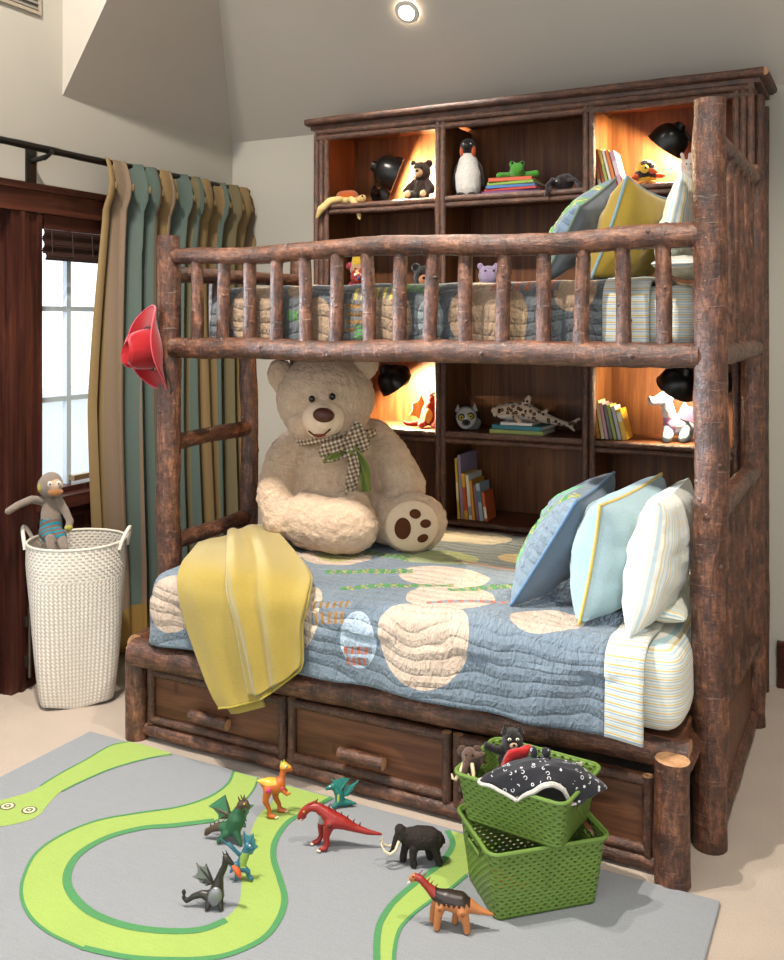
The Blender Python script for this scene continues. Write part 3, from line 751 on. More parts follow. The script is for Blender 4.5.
# ------------------------------------------------------------------ bookcase
bc = thing('bookcase', 'tall dark stained pine bookcase with twig trim behind the bunk bed', 'bookcase', (-1.47, 4.2, 0))
BX0, BX1, BY0, BY1 = -2.535, -.452, 4.065, 4.41
D1, D2 = -1.838, -1.128; SH = (.665, 1.08, 1.63, 2.185); TOP = 2.545
m = MB(); m.box((BX0+.02, (BY0+BY1)/2, 1.29), (.04, BY1-BY0, 2.58)); m.build('side_panel', PINE_V, bc)
m = MB(); m.box((BX1-.02, (BY0+BY1)/2, 1.29), (.04, BY1-BY0, 2.58)); m.build('side_panel', DARKWOOD, bc)
m = MB(); m.box(((BX0+BX1)/2, BY1-.01, 1.29), (BX1-BX0-.08, .02, 2.58)); m.build('back_panel', PINE_V, bc)
for x in (D1, D2):
    m = MB(); m.box((x, (BY0+BY1)/2-.01, 1.29), (.03, BY1-BY0-.02, 2.5)); m.build('divider', PINE_V, bc)
m = MB(); m.box(((BX0+BX1)/2, (BY0+BY1)/2, TOP+.03), (BX1-BX0, BY1-BY0, .03)); m.build('top_board', PINE_H, bc)
edges = (BX0+.04, D1-.015), (D1+.015, D2-.015), (D2+.015, BX1-.04)
for i, (a, b) in enumerate(edges):
    for z in SH:
        m = MB(); m.box(((a+b)/2, (BY0+BY1)/2-.005, z-.012), (b-a, BY1-BY0-.03, .024)); sh = m.build('shelf', PINE_H, bc)
        m = MB(); m.log((a-.005, BY0-.004, z-.012), (b+.005, BY0-.004, z-.012), .0145, wob=.004, jit=.12, seg=10); m.log((a-.005, BY0-.002, z-.040), (b+.005, BY0-.002, z-.040), .0135, wob=.004, jit=.12, seg=10)
        m.build('twig_edge', [BARK2, CUT], sh)
for x in (D1, D2):
    m = MB()
    for dx in (-.014, .014): m.log((x+dx, BY0-.012, .60), (x+dx, BY0-.012, TOP-.01), .0145, wob=.004, jit=.12, seg=10)
    m.build('twig_upright', [BARK2, CUT], bc)
for x0, s_ in ((BX0, 1), (BX1, -1)):
    m = MB()
    for k in range(3): m.log((x0+s_*(.012+.028*k), BY0-.010-(.010 if k == 0 else 0), .03), (x0+s_*(.012+.028*k), BY0-.010, TOP-.01), .015, wob=.004, jit=.1, seg=10)
    m.build('twig_upright', [BARK2, CUT], bc)
m = MB()
for k, y in enumerate((BY0+.06, BY0+.12, BY0+.30)): m.log((BX1+.012, y, .0), (BX1+.012, y, TOP-.02), .016, wob=.004, jit=.1, seg=10)
m.build('twig_upright', [BARK2, CUT], bc)
m = MB(); m.box(((BX0+BX1)/2, BY0-.0, TOP-.005), (BX1-BX0, .02, .06))
for k, (z, y, r) in enumerate(((TOP-.028, BY0-.012, .016), (TOP+.002, BY0-.014, .016))): m.log((BX0+.02, y, z), (BX1-.02, y, z), r, wob=.004, jit=.1, seg=10)
m.build('header_twigs', [BARK2, CUT], bc)
m = MB(); m.box(((BX0+BX1)/2, (BY0+BY1)/2-.015, TOP+.052), (BX1-BX0+.085, BY1-BY0+.03, .030), bev=.006)
m.box(((BX0+BX1)/2, (BY0+BY1)/2-.006, TOP+.03), (BX1-BX0+.05, BY1-BY0+.014, .026), bev=.005)
m.log((BX0-.04, BY0-.034, TOP+.055), (BX1+.04, BY0-.034, TOP+.055), .017, wob=.003, jit=.1, seg=10); m.log((BX1+.042, BY0-.03, TOP+.055), (BX1+.042, BY1-.02, TOP+.055), .016, wob=.003, seg=10)
m.build('cornice', [BARK2, CUT], bc)
m = MB(); m.box(((BX0+BX1)/2, BY0+.01, .31), (BX1-BX0, .02, .62)); m.build('base_panel', PINE_H, bc)
m = MB()
for z in (.612, .582): m.log((BX0+.03, BY0-.012, z), (BX1-.03, BY0-.012, z), .0145, wob=.004, jit=.1, seg=10)
m.build('base_twigs', [BARK2, CUT], bc)

# wall lamps
BULB = NT('warm_bulb'); BULB.set(Emission_Strength=30.0); BULB.b.inputs['Emission Color'].default_value = (1, .72, .40, 1); BULB = BULB.m
def sconce(label, shade, dirv, plate, arm_from, watt, r=.085, deep=.105):
    root = thing('wall_lamp', label, 'lamp', plate, group='black swing arm lamps in the bookcase')
    d = Vector(dirv).normalized(); S = Vector(shade); Pl = Vector(plate)
    m = MB(); M = Matrix.Translation(Pl) @ Euler((R(90), 0, 0)).to_matrix().to_4x4()
    m.lathe([(0, .018), (.035, .016), (.052, .008), (.055, 0), (0, 0)], M, 24); m.build('wall_plate', BLACKM2, root)
    back = S - d*deep
    m = MB(); mid = Pl + Vector((0, -.07, 0)); mid2 = Vector(arm_from)
    m.tube([Pl, mid], .011, 10); m.tube([mid, mid2], .007, 8); m.tube([mid2, back], .007, 8); m.ball(mid, .013); m.ball(mid2, .015); m.ball(mid2 + Vector((0, 0, .02)), .007)
    m.build('swing_arm', BLACKM2, root)
    q = d.to_track_quat('Z', 'Y').to_matrix().to_4x4(); M = Matrix.Translation(back) @ q
    prof = [(.0, -.012), (.022, -.012), (.026, .0), (.034, .012)]
    for k in range(9): a = k/8*math.pi/2; prof.append((.034+(r-.034)*math.sin(a), .012+(deep-.012)*(1-math.cos(a))))
    prof += [(r+.004, deep+.002)]
    m = MB(); m.lathe(prof, M, 28); o = m.build('lamp_shade', BLACKM2, root); sd = o.modifiers.new('t', 'SOLIDIFY'); sd.thickness = .003
    m = MB(); m.ball(tuple(S - d*.035), .022); m.build('bulb', BULB, root)
    L = bpy.data.lights.new('lamp_light', 'SPOT'); L.energy = watt; L.color = (1, .77, .46); L.spot_size = R(172); L.spot_blend = .35; L.shadow_soft_size = .025
    lo = bpy.data.objects.new('lamp_light', L); COL.objects.link(lo); lo.parent = root; lo.matrix_parent_inverse = parent_matrix(root).inverted()
    lo.location = S - d*.006; lo.rotation_euler = (-d).to_track_quat('Z', 'Y').to_euler()
    return root
sconce('black swing arm lamp glowing beside the brown bear, top left bay', (-2.145, 4.20, 2.330), (.78, .45, -.35), (-2.34, 4.388, 2.27), (-2.29, 4.27, 2.285), 110, .090, .122)
sconce('black lamp behind the big teddy lighting the red dragon shelf', (-2.125, 4.16, 1.285), (.42, .40, -.75), (-2.215, 4.388, 1.315), (-2.19, 4.27, 1.33), 100)
sconce('black swing arm lamp in the top right bay above the toucan', (-.835, 4.22, 2.365), (-.60, .15, -.72), (-.70, 4.388, 2.34), (-.705, 4.25, 2.345), 50)
sconce('black dome lamp over the white dragon, beside the right post', (-.775, 4.14, 1.315), (-.45, .30, -.72), (-.62, 4.388, 1.33), (-.63, 4.22, 1.335), 27, .085, .10)
# ------------------------------------------------------------------ rug with a snake
A = [(-2.588, 2.18), (-2.565, 2.223), (-2.547, 2.259), (-2.544, 2.311), (-2.552, 2.409), (-2.55, 2.527), (-2.554, 2.645), (-2.516, 2.707), (-2.306, 2.703), (-2.362, 2.638), (-2.421, 2.52), (-2.447, 2.402), (-2.455, 2.318), (-2.428, 2.237), (-2.399, 2.169), (-2.415, 2.115), (-2.465, 2.06), (-2.53, 2.05), (-2.59, 2.10)]
BO = [(-2.028, 2.70), (-1.991, 2.617), (-1.99, 2.52), (-2.037, 2.421), (-2.129, 2.33), (-2.212, 2.235), (-2.248, 2.122), (-2.24, 2.016), (-2.18, 1.916), (-2.109, 1.844), (-2.018, 1.791), (-1.913, 1.763), (-1.792, 1.758), (-1.676, 1.78), (-1.578, 1.818), (-1.49, 1.867), (-1.437, 1.92), (-1.402, 2.004), (-1.412, 2.092), (-1.449, 2.173), (-1.515, 2.246), (-1.589, 2.323), (-1.637, 2.406), (-1.659, 2.51), (-1.638, 2.598), (-1.616, 2.70)]
BI = [(-1.917, 2.70), (-1.878, 2.609), (-1.859, 2.484), (-1.874, 2.399), (-1.969, 2.316), (-2.044, 2.261), (-2.1, 2.176), (-2.112, 2.082), (-2.083, 2.008), (-2.031, 1.951), (-1.956, 1.91), (-1.866, 1.886), (-1.76, 1.888), (-1.663, 1.915), (-1.582, 1.961), (-1.546, 2.023), (-1.553, 2.094), (-1.589, 2.153), (-1.643, 2.236), (-1.717, 2.365), (-1.77, 2.487), (-1.782, 2.59), (-1.814, 2.70)]
DO = [(-1.192, 2.695), (-1.149, 2.638), (-1.137, 2.58), (-1.137, 2.502), (-1.158, 2.403), (-1.173, 2.299), (-1.167, 2.21), (-1.146, 2.148), (-1.106, 2.071), (-1.05, 1.98), (-1.0, 1.9)]
DI = [(-1.02, 2.695), (-1.04, 2.60), (-1.055, 2.501), (-1.07, 2.422), (-1.102, 2.321), (-1.117, 2.236), (-1.112, 2.176), (-1.077, 2.086), (-1.02, 2.0), (-.96, 1.91)]
def smooth_line(pts, k=4):
    n = len(pts)-1; P = [(x, y, 0) for x, y in pts]
    return [cr(P, i/(n*k)) for i in range(n*k+1)]
def pilemat(c, c2, s=260):
    t = NT('rug_wool_'+c); v = t.coord(); n = t.noise(v, s, 3); st = t.noise(t.coord(scale=(6, 60, 6)), 3, 3)
    col = t.mix(n, c, c2); col = t.mix(.25, col, t.ramp(st, [(.3, .82), (.7, 1.08)]), 'MULTIPLY')
    t.color(col); t.set(Roughness=1, Specular_IOR_Level=.05, Sheen_Weight=.15); t.bump(n, .5, .004); return t.m
rug = thing('rug', 'grey wool rug with a winding lime green snake on the carpet', 'rug', (-1.5, 2.0, 0))
ZR = .012
m = MB(); m.rbox((-2.72, .6, .0), (-.388, 2.712, ZR), .006, (20, 20, 1), skip=('-z',))
for v in m.bm.verts: v.co.x += -.03*(2.712-v.co.y)/2*(1 if v.co.x < -1.5 else -.2)
def band(o, i, z):
    o, i = smooth_line(o), smooth_line(i); n = 120
    f = lambda L, t: cr([tuple(p) for p in L], t)
    m.grid(lambda u, v: f(o, u).lerp(f(i, u), v) + Vector((0, 0, z)), n, 3, 1)
def edge(o, z, w=.014, side=1):
    L = smooth_line(o)
    def g(u, v):
        p = cr([tuple(q) for q in L], u); q = cr([tuple(q) for q in L], min(1, u+.004)); p0 = cr([tuple(q) for q in L], max(0, u-.004))
        d = (q-p0).normalized(); nn = Vector((-d.y, d.x, 0))*side
        return p + nn*w*(v-.15) + Vector((0, 0, z))
    m.grid(g, 160, 1, 2)
band(BO, BI, ZR+.001); band(DO, DI, ZR+.0012); m.poly([tuple(p)[:2]+(ZR+.001,) for p in smooth_line(A)], None, 1)
edge(BO[:13], ZR+.002, .009, 1); edge(BO[12:], ZR+.002, .018, 1)
edge(BI[:4], ZR+.002, .006, -1); edge(BI[3:16], ZR+.002, .024, -1); edge(DO, ZR+.0022, .018, -1); edge(DI[2:], ZR+.0022, .010, 1)
edge(A[3:8], ZR+.002, .006, 1); edge(A[8:13], ZR+.002, .008, 1)
GREY = pilemat('797C80', '999C9F'); LIME = pilemat('8AA24E', 'A0B660'); DGR = pilemat('3F7A48', '55905C')
rg = m.build('rug_pile', [GREY, LIME, DGR], rug)
for ex, ey in ((-2.535, 2.165), (-2.452, 2.18)):
    m = MB()
    for r_, z_, k in ((.023, .0016, 0), (.018, .0020, 1), (.011, .0024, 0), (.005, .0028, 1)):
        m.poly([(ex+r_*1.15*math.cos(a*.3), ey+r_*math.sin(a*.3), ZR+z_) for a in range(21)], None, k)
    tag(m.build('snake_eye', [pilemat('5E5040', '6E604E'), pilemat('C9CFA0', 'D6DAB0')], rug), 'round stitched eye of the rug snake')

# ------------------------------------------------------------------ giant teddy (built in its own frame: x right, y away, z up)
def teddyfur():
    t = NT('cream_teddy_plush'); v = t.coord(); n = t.noise(v, 18, 4, .6); n2 = t.noise(v, 90, 4, .7)
    c = t.mix(n, 'BA9A7E', 'DCC2A6'); c = t.mix(.5, c, t.ramp(n2, [(.3, .7), (.7, 1.12)]), 'MULTIPLY')
    t.color(c); t.set(Roughness=1, Specular_IOR_Level=.05, Sheen_Weight=.25)
    b = t.bump(n2, .9, .012); return t.m
FUR = teddyfur(); SOLE = plain('D2B89C', .95, .08, 120, .3, .003, .1); NOSE = plain('4A2416', .5, .15, 200, .2, .001, .4); PADM = plain('55301C', .95, .15, 160, .5, .003, .1)
def curly(a, f=42, g=95):
    def d(co, nr):
        return nr*(a*noise.noise(co*f) + a*.7*noise.noise(co*g))
    return d
ted = thing('teddy_bear', 'giant cream teddy bear with checked bow sitting on the lower bed', 'teddy bear', (-2.023, 3.403, .668), CY, scale=.93)
body = blob('body', [
    [(.0, .10, .20, .225), (.01, .12, .36, .20), (.015, .13, .48, .15)],                          # belly and chest
    [(-.15, .12, .47, .09), (-.235, .07, .36, .098), (-.265, .0, .22, .095), (-.235, -.06, .12, .085)],   # left arm of the photo
    [(.17, .12, .46, .09), (.24, .08, .37, .10), (.31, .03, .25, .098), (.30, .0, .21, .09)],
    [(-.10, .02, .13, .13), (-.11, -.08, .125, .128), (.015, -.17, .115, .118)],                # crossed lower leg
    [(.04, -.17, .12, .122), (.08, -.18, .12, .118)], [(.06, -.15, .15, .105), (.075, -.13, .19, .085)],
    [(.16, .05, .12, .12), (.27, -.05, .12, .118)],
    ], [FUR], ted, .009, smooth=4, balls=[((-.01, .0, .14), (.23, .2, .14)), ((.345, -.10, .115), (.155, .07, .135), (0, 0, .12))], disp=curly(.006))
H0 = Vector((-.05, .03, .652)); HS = 1.10                    # the head is set out round its centre, a little enlarged
def hp(x, y, z): return tuple(H0 + (Vector((x, y, z)) - Vector((-.05, .03, .645)))*HS)
def hr(*r): return tuple(q*HS for q in r)
head = blob('head', [[(*hp(-.065, .03, .645), .165*HS), (*hp(-.035, .02, .625), .165*HS)]], [FUR], ted, .008, smooth=4,
    balls=[(hp(-.05, .03, .645), hr(.205, .17, .188)), (hp(-.125, -.02, .56), hr(.085, .12, .08)), (hp(.03, -.02, .56), hr(.085, .12, .08))], disp=curly(.005))
for cx, cz, ry in ((-.222, .728, -.5), (.108, .785, .45)):
    c = hp(cx, .02, cz)
    blob('ear', [[(*c, .03), (*c, .03)]], [FUR], ted, .008, smooth=3, balls=[(c, hr(.062, .04, .085), (0, ry, 0))], disp=curly(.005))
mz = blob('muzzle', [[(*hp(-.045, -.165, .595), .05), (*hp(-.045, -.17, .575), .05)]], [plain('DCC3A8', .95, .06, 160, .3, .002, .1)], ted, .006, smooth=6,
    balls=[(hp(-.045, -.125, .578), hr(.088, .075, .075)), (hp(-.06, -.135, .535), hr(.055, .055, .035))])
m = MB(); m.ball(hp(-.04, -.215, .600), hr(.042, .026, .029), rot=(0, .1, 0)); m.build('nose', NOSE, mz, world=False)
m = MB(); m.tube([hp(-.10+.085*t, -.187-.018*math.sin(t*3.14), .535-.022*math.sin(t*3.14)+.008*t) for t in [i/14 for i in range(15)]], .004, 8); m.build('mouth', NOSE, mz, world=False)
m = MB(); m.ball(hp(-.058, -.180, .517), hr(.026, .010, .009)); m.build('lip', plain('B05A48', .8), mz, world=False)
for ex in (-.090, -.010):
    m = MB(); m.ball(hp(ex, -.158, .662+.12*(ex+.05)), hr(.013, .010, .014)); m.build('eye', plain('120C08', .12, 0, 10, 0), ted, world=False)
sole = MB(); q = Matrix.Rotation(.12, 3, 'Z')
sole.ball((.338, -.152, .113), (.118, .022, .112), rot=(0, 0, .12), seg=28, ring=14); so = sole.build('foot_sole', SOLE, ted, world=False)
for px, pz, a, b, rt in ((.298, .107, .036, .047, 0), (.352, .168, .026, .021, .3), (.397, .125, .025, .019, 0), (.385, .062, .025, .018, -.3)):
    m = MB(); yy = -.1745 + .12*(px-.338)+.010*((abs(px-.338)/.1)**2+(abs(pz-.113)/.1)**2)
    m.ball((px, yy, pz), (a, .008, b), rot=(0, rt, .12+.1*(px-.338)/.1)); m.build('paw_pad', PADM, so, world=False)
def gingham():
    t = NT('brown_gingham'); v = t.coord(rot=(0, .3, 0)); sp = t.add('ShaderNodeSeparateXYZ', {'Vector': v})
    a = t.math('GREATER_THAN', t.math('FRACT', t.math('MULTIPLY', sp.outputs[0], 55)), .5); b = t.math('GREATER_THAN', t.math('FRACT', t.math('MULTIPLY', sp.outputs[2], 55)), .5)
    t.color(t.ramp(t.math('MULTIPLY', t.math('ADD', a, b), .5), [(0, 'CDBFA8'), (.3, '94806A'), (.7, '5E4634')], 'CONSTANT')); t.set(Roughness=.9); return t.m
GING = gingham(); GREENR = plain('6E7C3C', .6, .1, 60, .2, .002, .3)
def ribbon(pts, wdt, mat, name, parent, tw=0):
    n = len(pts)-1
    def f(u, v):
        p = cr(pts, u); q = cr(pts, min(1, u+.02)) - cr(pts, max(0, u-.02)); q.normalize()
        s = q.cross(Vector((0, -1, 0))).normalized(); s.rotate(Matrix.Rotation(tw*math.sin(u*6), 3, q))
        return p + s*wdt*(v-.5) + Vector((0, -.010*math.sin(v*9.4+u*5), 0))
    m = MB(); m.grid(f, 30, 8); o = m.build(name, mat, parent, world=False); sd = o.modifiers.new('t', 'SOLIDIFY'); sd.thickness = .004; return o
bow = MB(); bow.ball((.065, -.135, .455), (.032, .026, .032)); bw = bow.build('bow_knot', GING, ted, world=False)
ribbon([(.065, -.15, .455), (.03, -.19, .475), (-.02, -.19, .46), (-.035, -.17, .435), (.0, -.165, .425), (.06, -.15, .45)], .055, GING, 'bow_loop', ted, .3)
ribbon([(.065, -.15, .455), (.09, -.19, .52), (.10, -.17, .545), (.12, -.16, .50), (.13, -.15, .46), (.07, -.15, .45)], .05, GING, 'bow_loop', ted, .3)
ribbon([(.07, -.155, .45), (.085, -.175, .38), (.078, -.165, .30), (.075, -.16, .22)], .05, GING, 'bow_tail', ted, .4)
ribbon([(.075, -.16, .45), (.115, -.165, .40), (.135, -.155, .33), (.14, -.14, .26)], .045, GREENR, 'bow_tail', ted, .5)
ribbon([(.04, -.155, .45), (.0, -.175, .425), (-.03, -.165, .405), (-.05, -.15, .40)], .04, GREENR, 'bow_tail', ted, .4)
m = MB(); m.tube([(.0+.16*math.cos(a)*1.05, .07+.19*math.sin(a), .47+.02*math.cos(a)-.02*math.sin(a)) for a in [i/24*6.283 for i in range(24)]], .020, 10, closed=True); m.build('neck_ribbon', GING, ted, world=False)
# ------------------------------------------------------------------ toys on the rug; each is set out in small units (about 3 mm), x right, y away, z up
def S(k, ch): return [(x*k, y*k, z*k, r*k) for x, y, z, r in ch]
def Sb(k, balls): return [((b[0][0]*k, b[0][1]*k, b[0][2]*k), tuple(q*k for q in b[1])) + tuple(b[2:]) for b in balls]
def toy_body(name, root, k, chains, mats, balls=(), vox=.0035, mifn=None, smooth=3, disp=None):
    return blob(name, [S(k, c) for c in chains], mats, root, vox, (lambda c: mifn(c/k)) if mifn else None, smooth, Sb(k, balls), disp=disp)
def part(name, root, mat, k, fn):
    m = MB(); fn(m, k); return m.build(name, mat, root, world=False)
def balls(name, root, mat, k, L):
    for c, r in L: m = MB(); m.ball(tuple(x*k for x in c), tuple(x*k for x in r) if isinstance(r, tuple) else r*k, seg=12, ring=8); m.build(name, mat, root, world=False)
def wing(root, mat, k, pts, ribs=(), y2=0, name='wing', th=1.0, ribmat=None):
    """bat wing: a thin scalloped membrane with darker finger ribs"""
    P = [Vector(p)*k for p in pts]; n = len(P); Q = [P[0]]
    for i in range(1, n):
        Q.append(P[i])
        if i < n-1:
            for f in (.25, .5, .75): q = P[i].lerp(P[i+1], f); Q.append(q + (P[0]-q)*.16*math.sin(f*math.pi))
    m = MB(); m.poly(Q, Vector((.3, -1, 0)).normalized()*th*k)
    for i in range(1, n): m.tube([P[0], P[0].lerp(P[i], .5)+Vector((0, -.6*k, .8*k)), P[i]], [1.3*k, 1.0*k, .5*k], 8, mi=1)
    return m.build(name, [mat, ribmat or mat], root, world=False)
def spikes(name, root, mat, k, pts, h, r=1.0, d=(0, 0, 1)):
    D = Vector(d).normalized()
    for p in pts:
        m = MB(); m.cone(Vector(p)*k-D*k*.8, (Vector(p)+D*h)*k, r*k); m.build(name, mat, root, world=False)
ZG = ZR + .0015
EYEB = plain('14100C', .15, 0, 10, 0); EYEW = plain('E4DFD0', .4, 0, 10, 0)

# orange dinosaur
k = .0033
r = thing('toy_dinosaur', 'orange and yellow toy dinosaur standing upright on the snake rug', 'toy dinosaur', (-1.735, 2.515, ZG), CY+.25)
ORG = plastic('C06428'); YEL = plastic('D9A83A')
toy_body('body', r, k, [[(-14, 0, 35, 1.2), (-8, 0, 33, 4), (-3, 0, 30, 7), (4, 0, 28, 7.5), (8, 0, 27, 5.5), (10, 0, 36, 3.2), (12, 0, 45, 3.2)],
    [(12, 0, 46, 4.5), (17, 0, 43.5, 3), (19, 0, 42, 1.8)], [(-4, -4, 27, 5), (-7, -5, 17, 3), (-3, -5, 8, 2.2), (-3, -5, 2.5, 2.4)], [(5, 4, 26, 5), (4, 5, 15, 3), (8, 5, 7, 2.2), (8, 4, 2.5, 2.4)],
    [(9, -4, 26, 2.4), (14, -6, 21, 1.6), (17, -6, 22, 1.3)], [(10, 3, 25, 2.2), (15, 4, 20, 1.6)],
    [(-3, -5, 2.2, 2.6), (2, -7, 1.8, 2.2)], [(8, 4, 2.2, 2.6), (13, 2, 1.8, 2.2)]], [ORG, YEL],
    mifn=lambda c: 1 if (c.z > 32 and c.x < 4) or c.z > 45 else 0)
balls('eye', r, EYEW, k, [((13.5, -4, 47.5), 1.3)]); balls('pupil', r, EYEB, k, [((13.9, -5, 47.6), .7)])
balls('joint', r, plastic('C03A6A'), k, [((-4, -8.6, 28), (2.6, 1.2, 2.6)), ((9.5, -5.5, 27), (1.8, 1, 1.8))])
for i, (x, y) in enumerate(((4.5, -7.5), (3, -9), (15, 1.5), (14, .3))): balls('claw', r, plastic('E4D2B4'), k, [((x, y, 1.4), (1.3, 1, 1))])
spikes('crest', r, plastic('A8B838'), k, [(9.5, 0, 49), (12, 0, 50)], 3, 1.4)

# green winged dragon
r = thing('toy_dragon', 'green winged toy dragon with brown spiky head, curled tail on rug', 'toy dragon', (-1.765, 2.335, ZG), CY-.2)
GRN = plastic('265838'); BRN = plastic('4A3A28'); GRNT = plastic('46845A')
toy_body('body', r, k, [[(4, 0, 13, 8), (6, 0, 20, 8), (8, 0, 27, 5), (11, 0, 33, 3.6)], [(11, 0, 34, 4), (16, -1, 36, 3.2), (19, -2, 33, 1.8)], [(-1, 0, 12, 6), (-10, -1, 12, 4), (-18, -1, 9, 3), (-23, -1, 4, 2.2), (-22, -2, 9, 1.5)],
    [(-1, -5, 9, 4), (-6, -7, 5, 2.6), (-8, -8, 2, 2.2)], [(8, -4, 10, 4), (11, -6, 5, 2.6), (13, -7, 2, 2.2)], [(10, 3, 20, 2.4), (15, -1, 15, 1.6)]], [GRN, BRN], mifn=lambda c: 1 if c.z > 31 or c.x < -9 else 0)
wing(r, GRNT, k, [(0, 2, 22), (-6, 3, 40), (-22, 3, 28), (-15, 3, 24), (-12, 3, 17), (-6, 3, 17)], (), ribmat=BRN)
wing(r, GRNT, k, [(8, 4, 22), (12, 6, 40), (20, 9, 30), (16, 7, 24), (14, 6, 16)], (), ribmat=BRN)
spikes('horn', r, BRN, k, [(10, 0, 37), (13, -1, 39), (16, -1, 39)], 5, 1.2, (-.5, 0, 1)); spikes('tail_spike', r, BRN, k, [(-6, 0, 15), (-10, -1, 15), (-14, -1, 13), (-18, -1, 11)], 3.5, 1.1, (-.3, 0, 1))
balls('eye', r, plastic('C0A030'), k, [((15.5, -4, 37), .9)])

# blue dragon
r = thing('toy_dragon', 'metallic blue toy dragon with raised wings beside the green dragon', 'toy dragon', (-1.615, 2.185, ZG), CY+.1)
BLU = plastic('2A6474'); BLUL = plain('54929C', .3, .1, 60, .1, .002, .5, .3); LIMEP = plastic('8AA84E')
toy_body('body', r, k, [[(1, 0, 14, 4.5), (4, 0, 21, 4), (6, 0, 28, 2.8)], [(6, 0, 29, 3), (10, -2, 27, 2)], [(0, 0, 12, 4), (-6, 0, 12, 2.6), (-11, 0, 17, 1.6)], [(2, -2, 11, 3.2), (7, -3, 8, 2.2), (7, -3, 4, 1.8), (10, -4, 2, 1.9)], [(-1, -2, 10, 3), (-3, -3, 5, 2), (-3, -3, 2, 1.9)], [(-5, -2, 13, 2.2), (-8, -4, 9, 1.5)]], [BLU, LIMEP], mifn=lambda c: 1 if c.y < -2 and c.z > 12 and c.x > 0 and c.z < 24 else 0)
wing(r, BLUL, k, [(5, 1, 22), (3, 2, 40), (11, 2, 38), (15, 3, 26), (10, 2, 20)], (), ribmat=BLU)
wing(r, BLUL, k, [(1, 1, 18), (-17, 2, 35), (-10, 2, 32), (-6, 2, 27), (-2, 1, 24)], (), ribmat=BLU)
balls('eye', r, EYEW, k, [((8.2, -2.6, 30), .8)]); spikes('horn', r, BLU, k, [(4.5, 0, 31)], 4, 1, (-.6, 0, 1))

# black dragon with flame
r = thing('toy_dragon', 'black and silver toy dragon breathing an orange flame', 'toy dragon', (-1.608, 2.05, ZG), CY)
BLK = plastic('2A2620'); SLV = plain('8A8C8E', .35, .1, 50, .1, .002, .5, .5)
toy_body('body', r, k, [[(3, 0, 9, 7), (4, 0, 15, 5.5), (6, 0, 24, 3.2), (10, 0, 33, 2.8), (11, 0, 39, 2.6)], [(11, 0, 40, 3), (15, -1, 37, 2.2), (17, -1, 35, 1.5)], [(-1, 0, 8, 5), (-9, 0, 10, 3), (-16, 0, 8, 2.4), (-21, 0, 4, 1.8), (-24, 0, 7, 1.6), (-23, 0, 10, 1.1)],
    [(7, -4, 6, 3), (8, -6, 2, 2.4)], [(-2, -4, 6, 3), (-3, -6, 2, 2.4)]], [BLK])
m = MB(); m.ball((.010, -.017, .036), (.019, .010, .026), rot=(0, .2, 0)); m.build('chest_plate', SLV, r, world=False)
wing(r, SLV, k, [(0, 2, 18), (-6, 3, 33), (-14, 4, 33), (-17, 4, 22), (-11, 3, 18), (-6, 3, 15)], (), ribmat=BLK)
spikes('horn', r, BLK, k, [(10, 0, 41), (12.5, 0, 42)], 4.5, 1, (-.4, 0, 1)); balls('tail_tip', r, BLK, k, [((-23.5, 0, 11.5), (1.8, 1, 2.4))])
m = MB(); m.tube([(.017*3.3*.33+.036, -.004, .113), (.065, -.008, .105), (.074, -.010, .092), (.078, -.010, .080)], [.003, .008, .007, .001], 10); m.build('flame', plastic('D2571C'), r, world=False)

# red dragon
r = thing('toy_dragon', 'red toy dragon with spiked back and long tail facing left', 'toy dragon', (-1.475, 2.445, ZG), CY-.05, scale=.94)
RED = plastic('8E1E16'); GRC = plastic('9A9088'); BONE = plastic('DCC8AC')
toy_body('body', r, k, [[(-30, 0, 30, 2), (-26, 0, 33, 4), (-20, 0, 38, 4), (-12, 0, 38, 4.5), (-4, 0, 32, 6.5), (4, 0, 26, 8), (12, 0, 24, 6.5), (24, 0, 19, 4), (38, 0, 15, 2.6), (50, 1, 13, 1.4)], [(-30, -1, 28, 2.2), (-27, -1, 31, 3)], [(-29, 0, 25, 1.4), (-25, 0, 29, 2.4)],
    [(0, -5, 24, 5.5), (-3, -6, 13, 3.4), (-2, -7, 6, 2.8), (-4, -8, 2.6, 2.8), (-8, -9, 2.2, 2.2)], [(-6, 4, 26, 5), (-10, 5, 18, 3.2), (-9, 5, 8, 2.6), (-12, 4, 2.6, 2.6), (-16, 3, 2.2, 2.2)]], [RED, GRC], mifn=lambda c: 1 if c.z < 33-abs(c.x+6)*.25 and -16 < c.x < 3 and c.y > -5 and c.z > 21 and c.x < -1 else 0)
spikes('back_spike', r, plastic('6E1410'), k, [(-14, 0, 42), (-8, 0, 39), (-2, 0, 37), (4, 0, 33), (10, 0, 30), (16, 0, 27), (22, 0, 23), (28, 0, 20)], 5, 1.6, (.5, 0, 1))
spikes('horn', r, RED, k, [(-21, -2, 41), (-18, 2, 41)], 5, 1.2, (1, 0, .7)); spikes('fang', r, BONE, k, [(-30, -1.5, 26), (-28, -2.5, 27)], 3, .9, (-.6, 0, -1))
balls('eye', r, plastic('C8A02A'), k, [((-25, -3.4, 35), 1)]); 
for i, (x, y) in enumerate(((-10.5, -10), (-9, -11), (-18.5, 2), (-17.5, .8))): balls('claw', r, BONE, k, [((x, y, 1.3), (1.6, 1, 1))])
balls('joint', r, plastic('5A100C'), k, [((1, -10, 25), (2.6, 1.2, 2.6))])

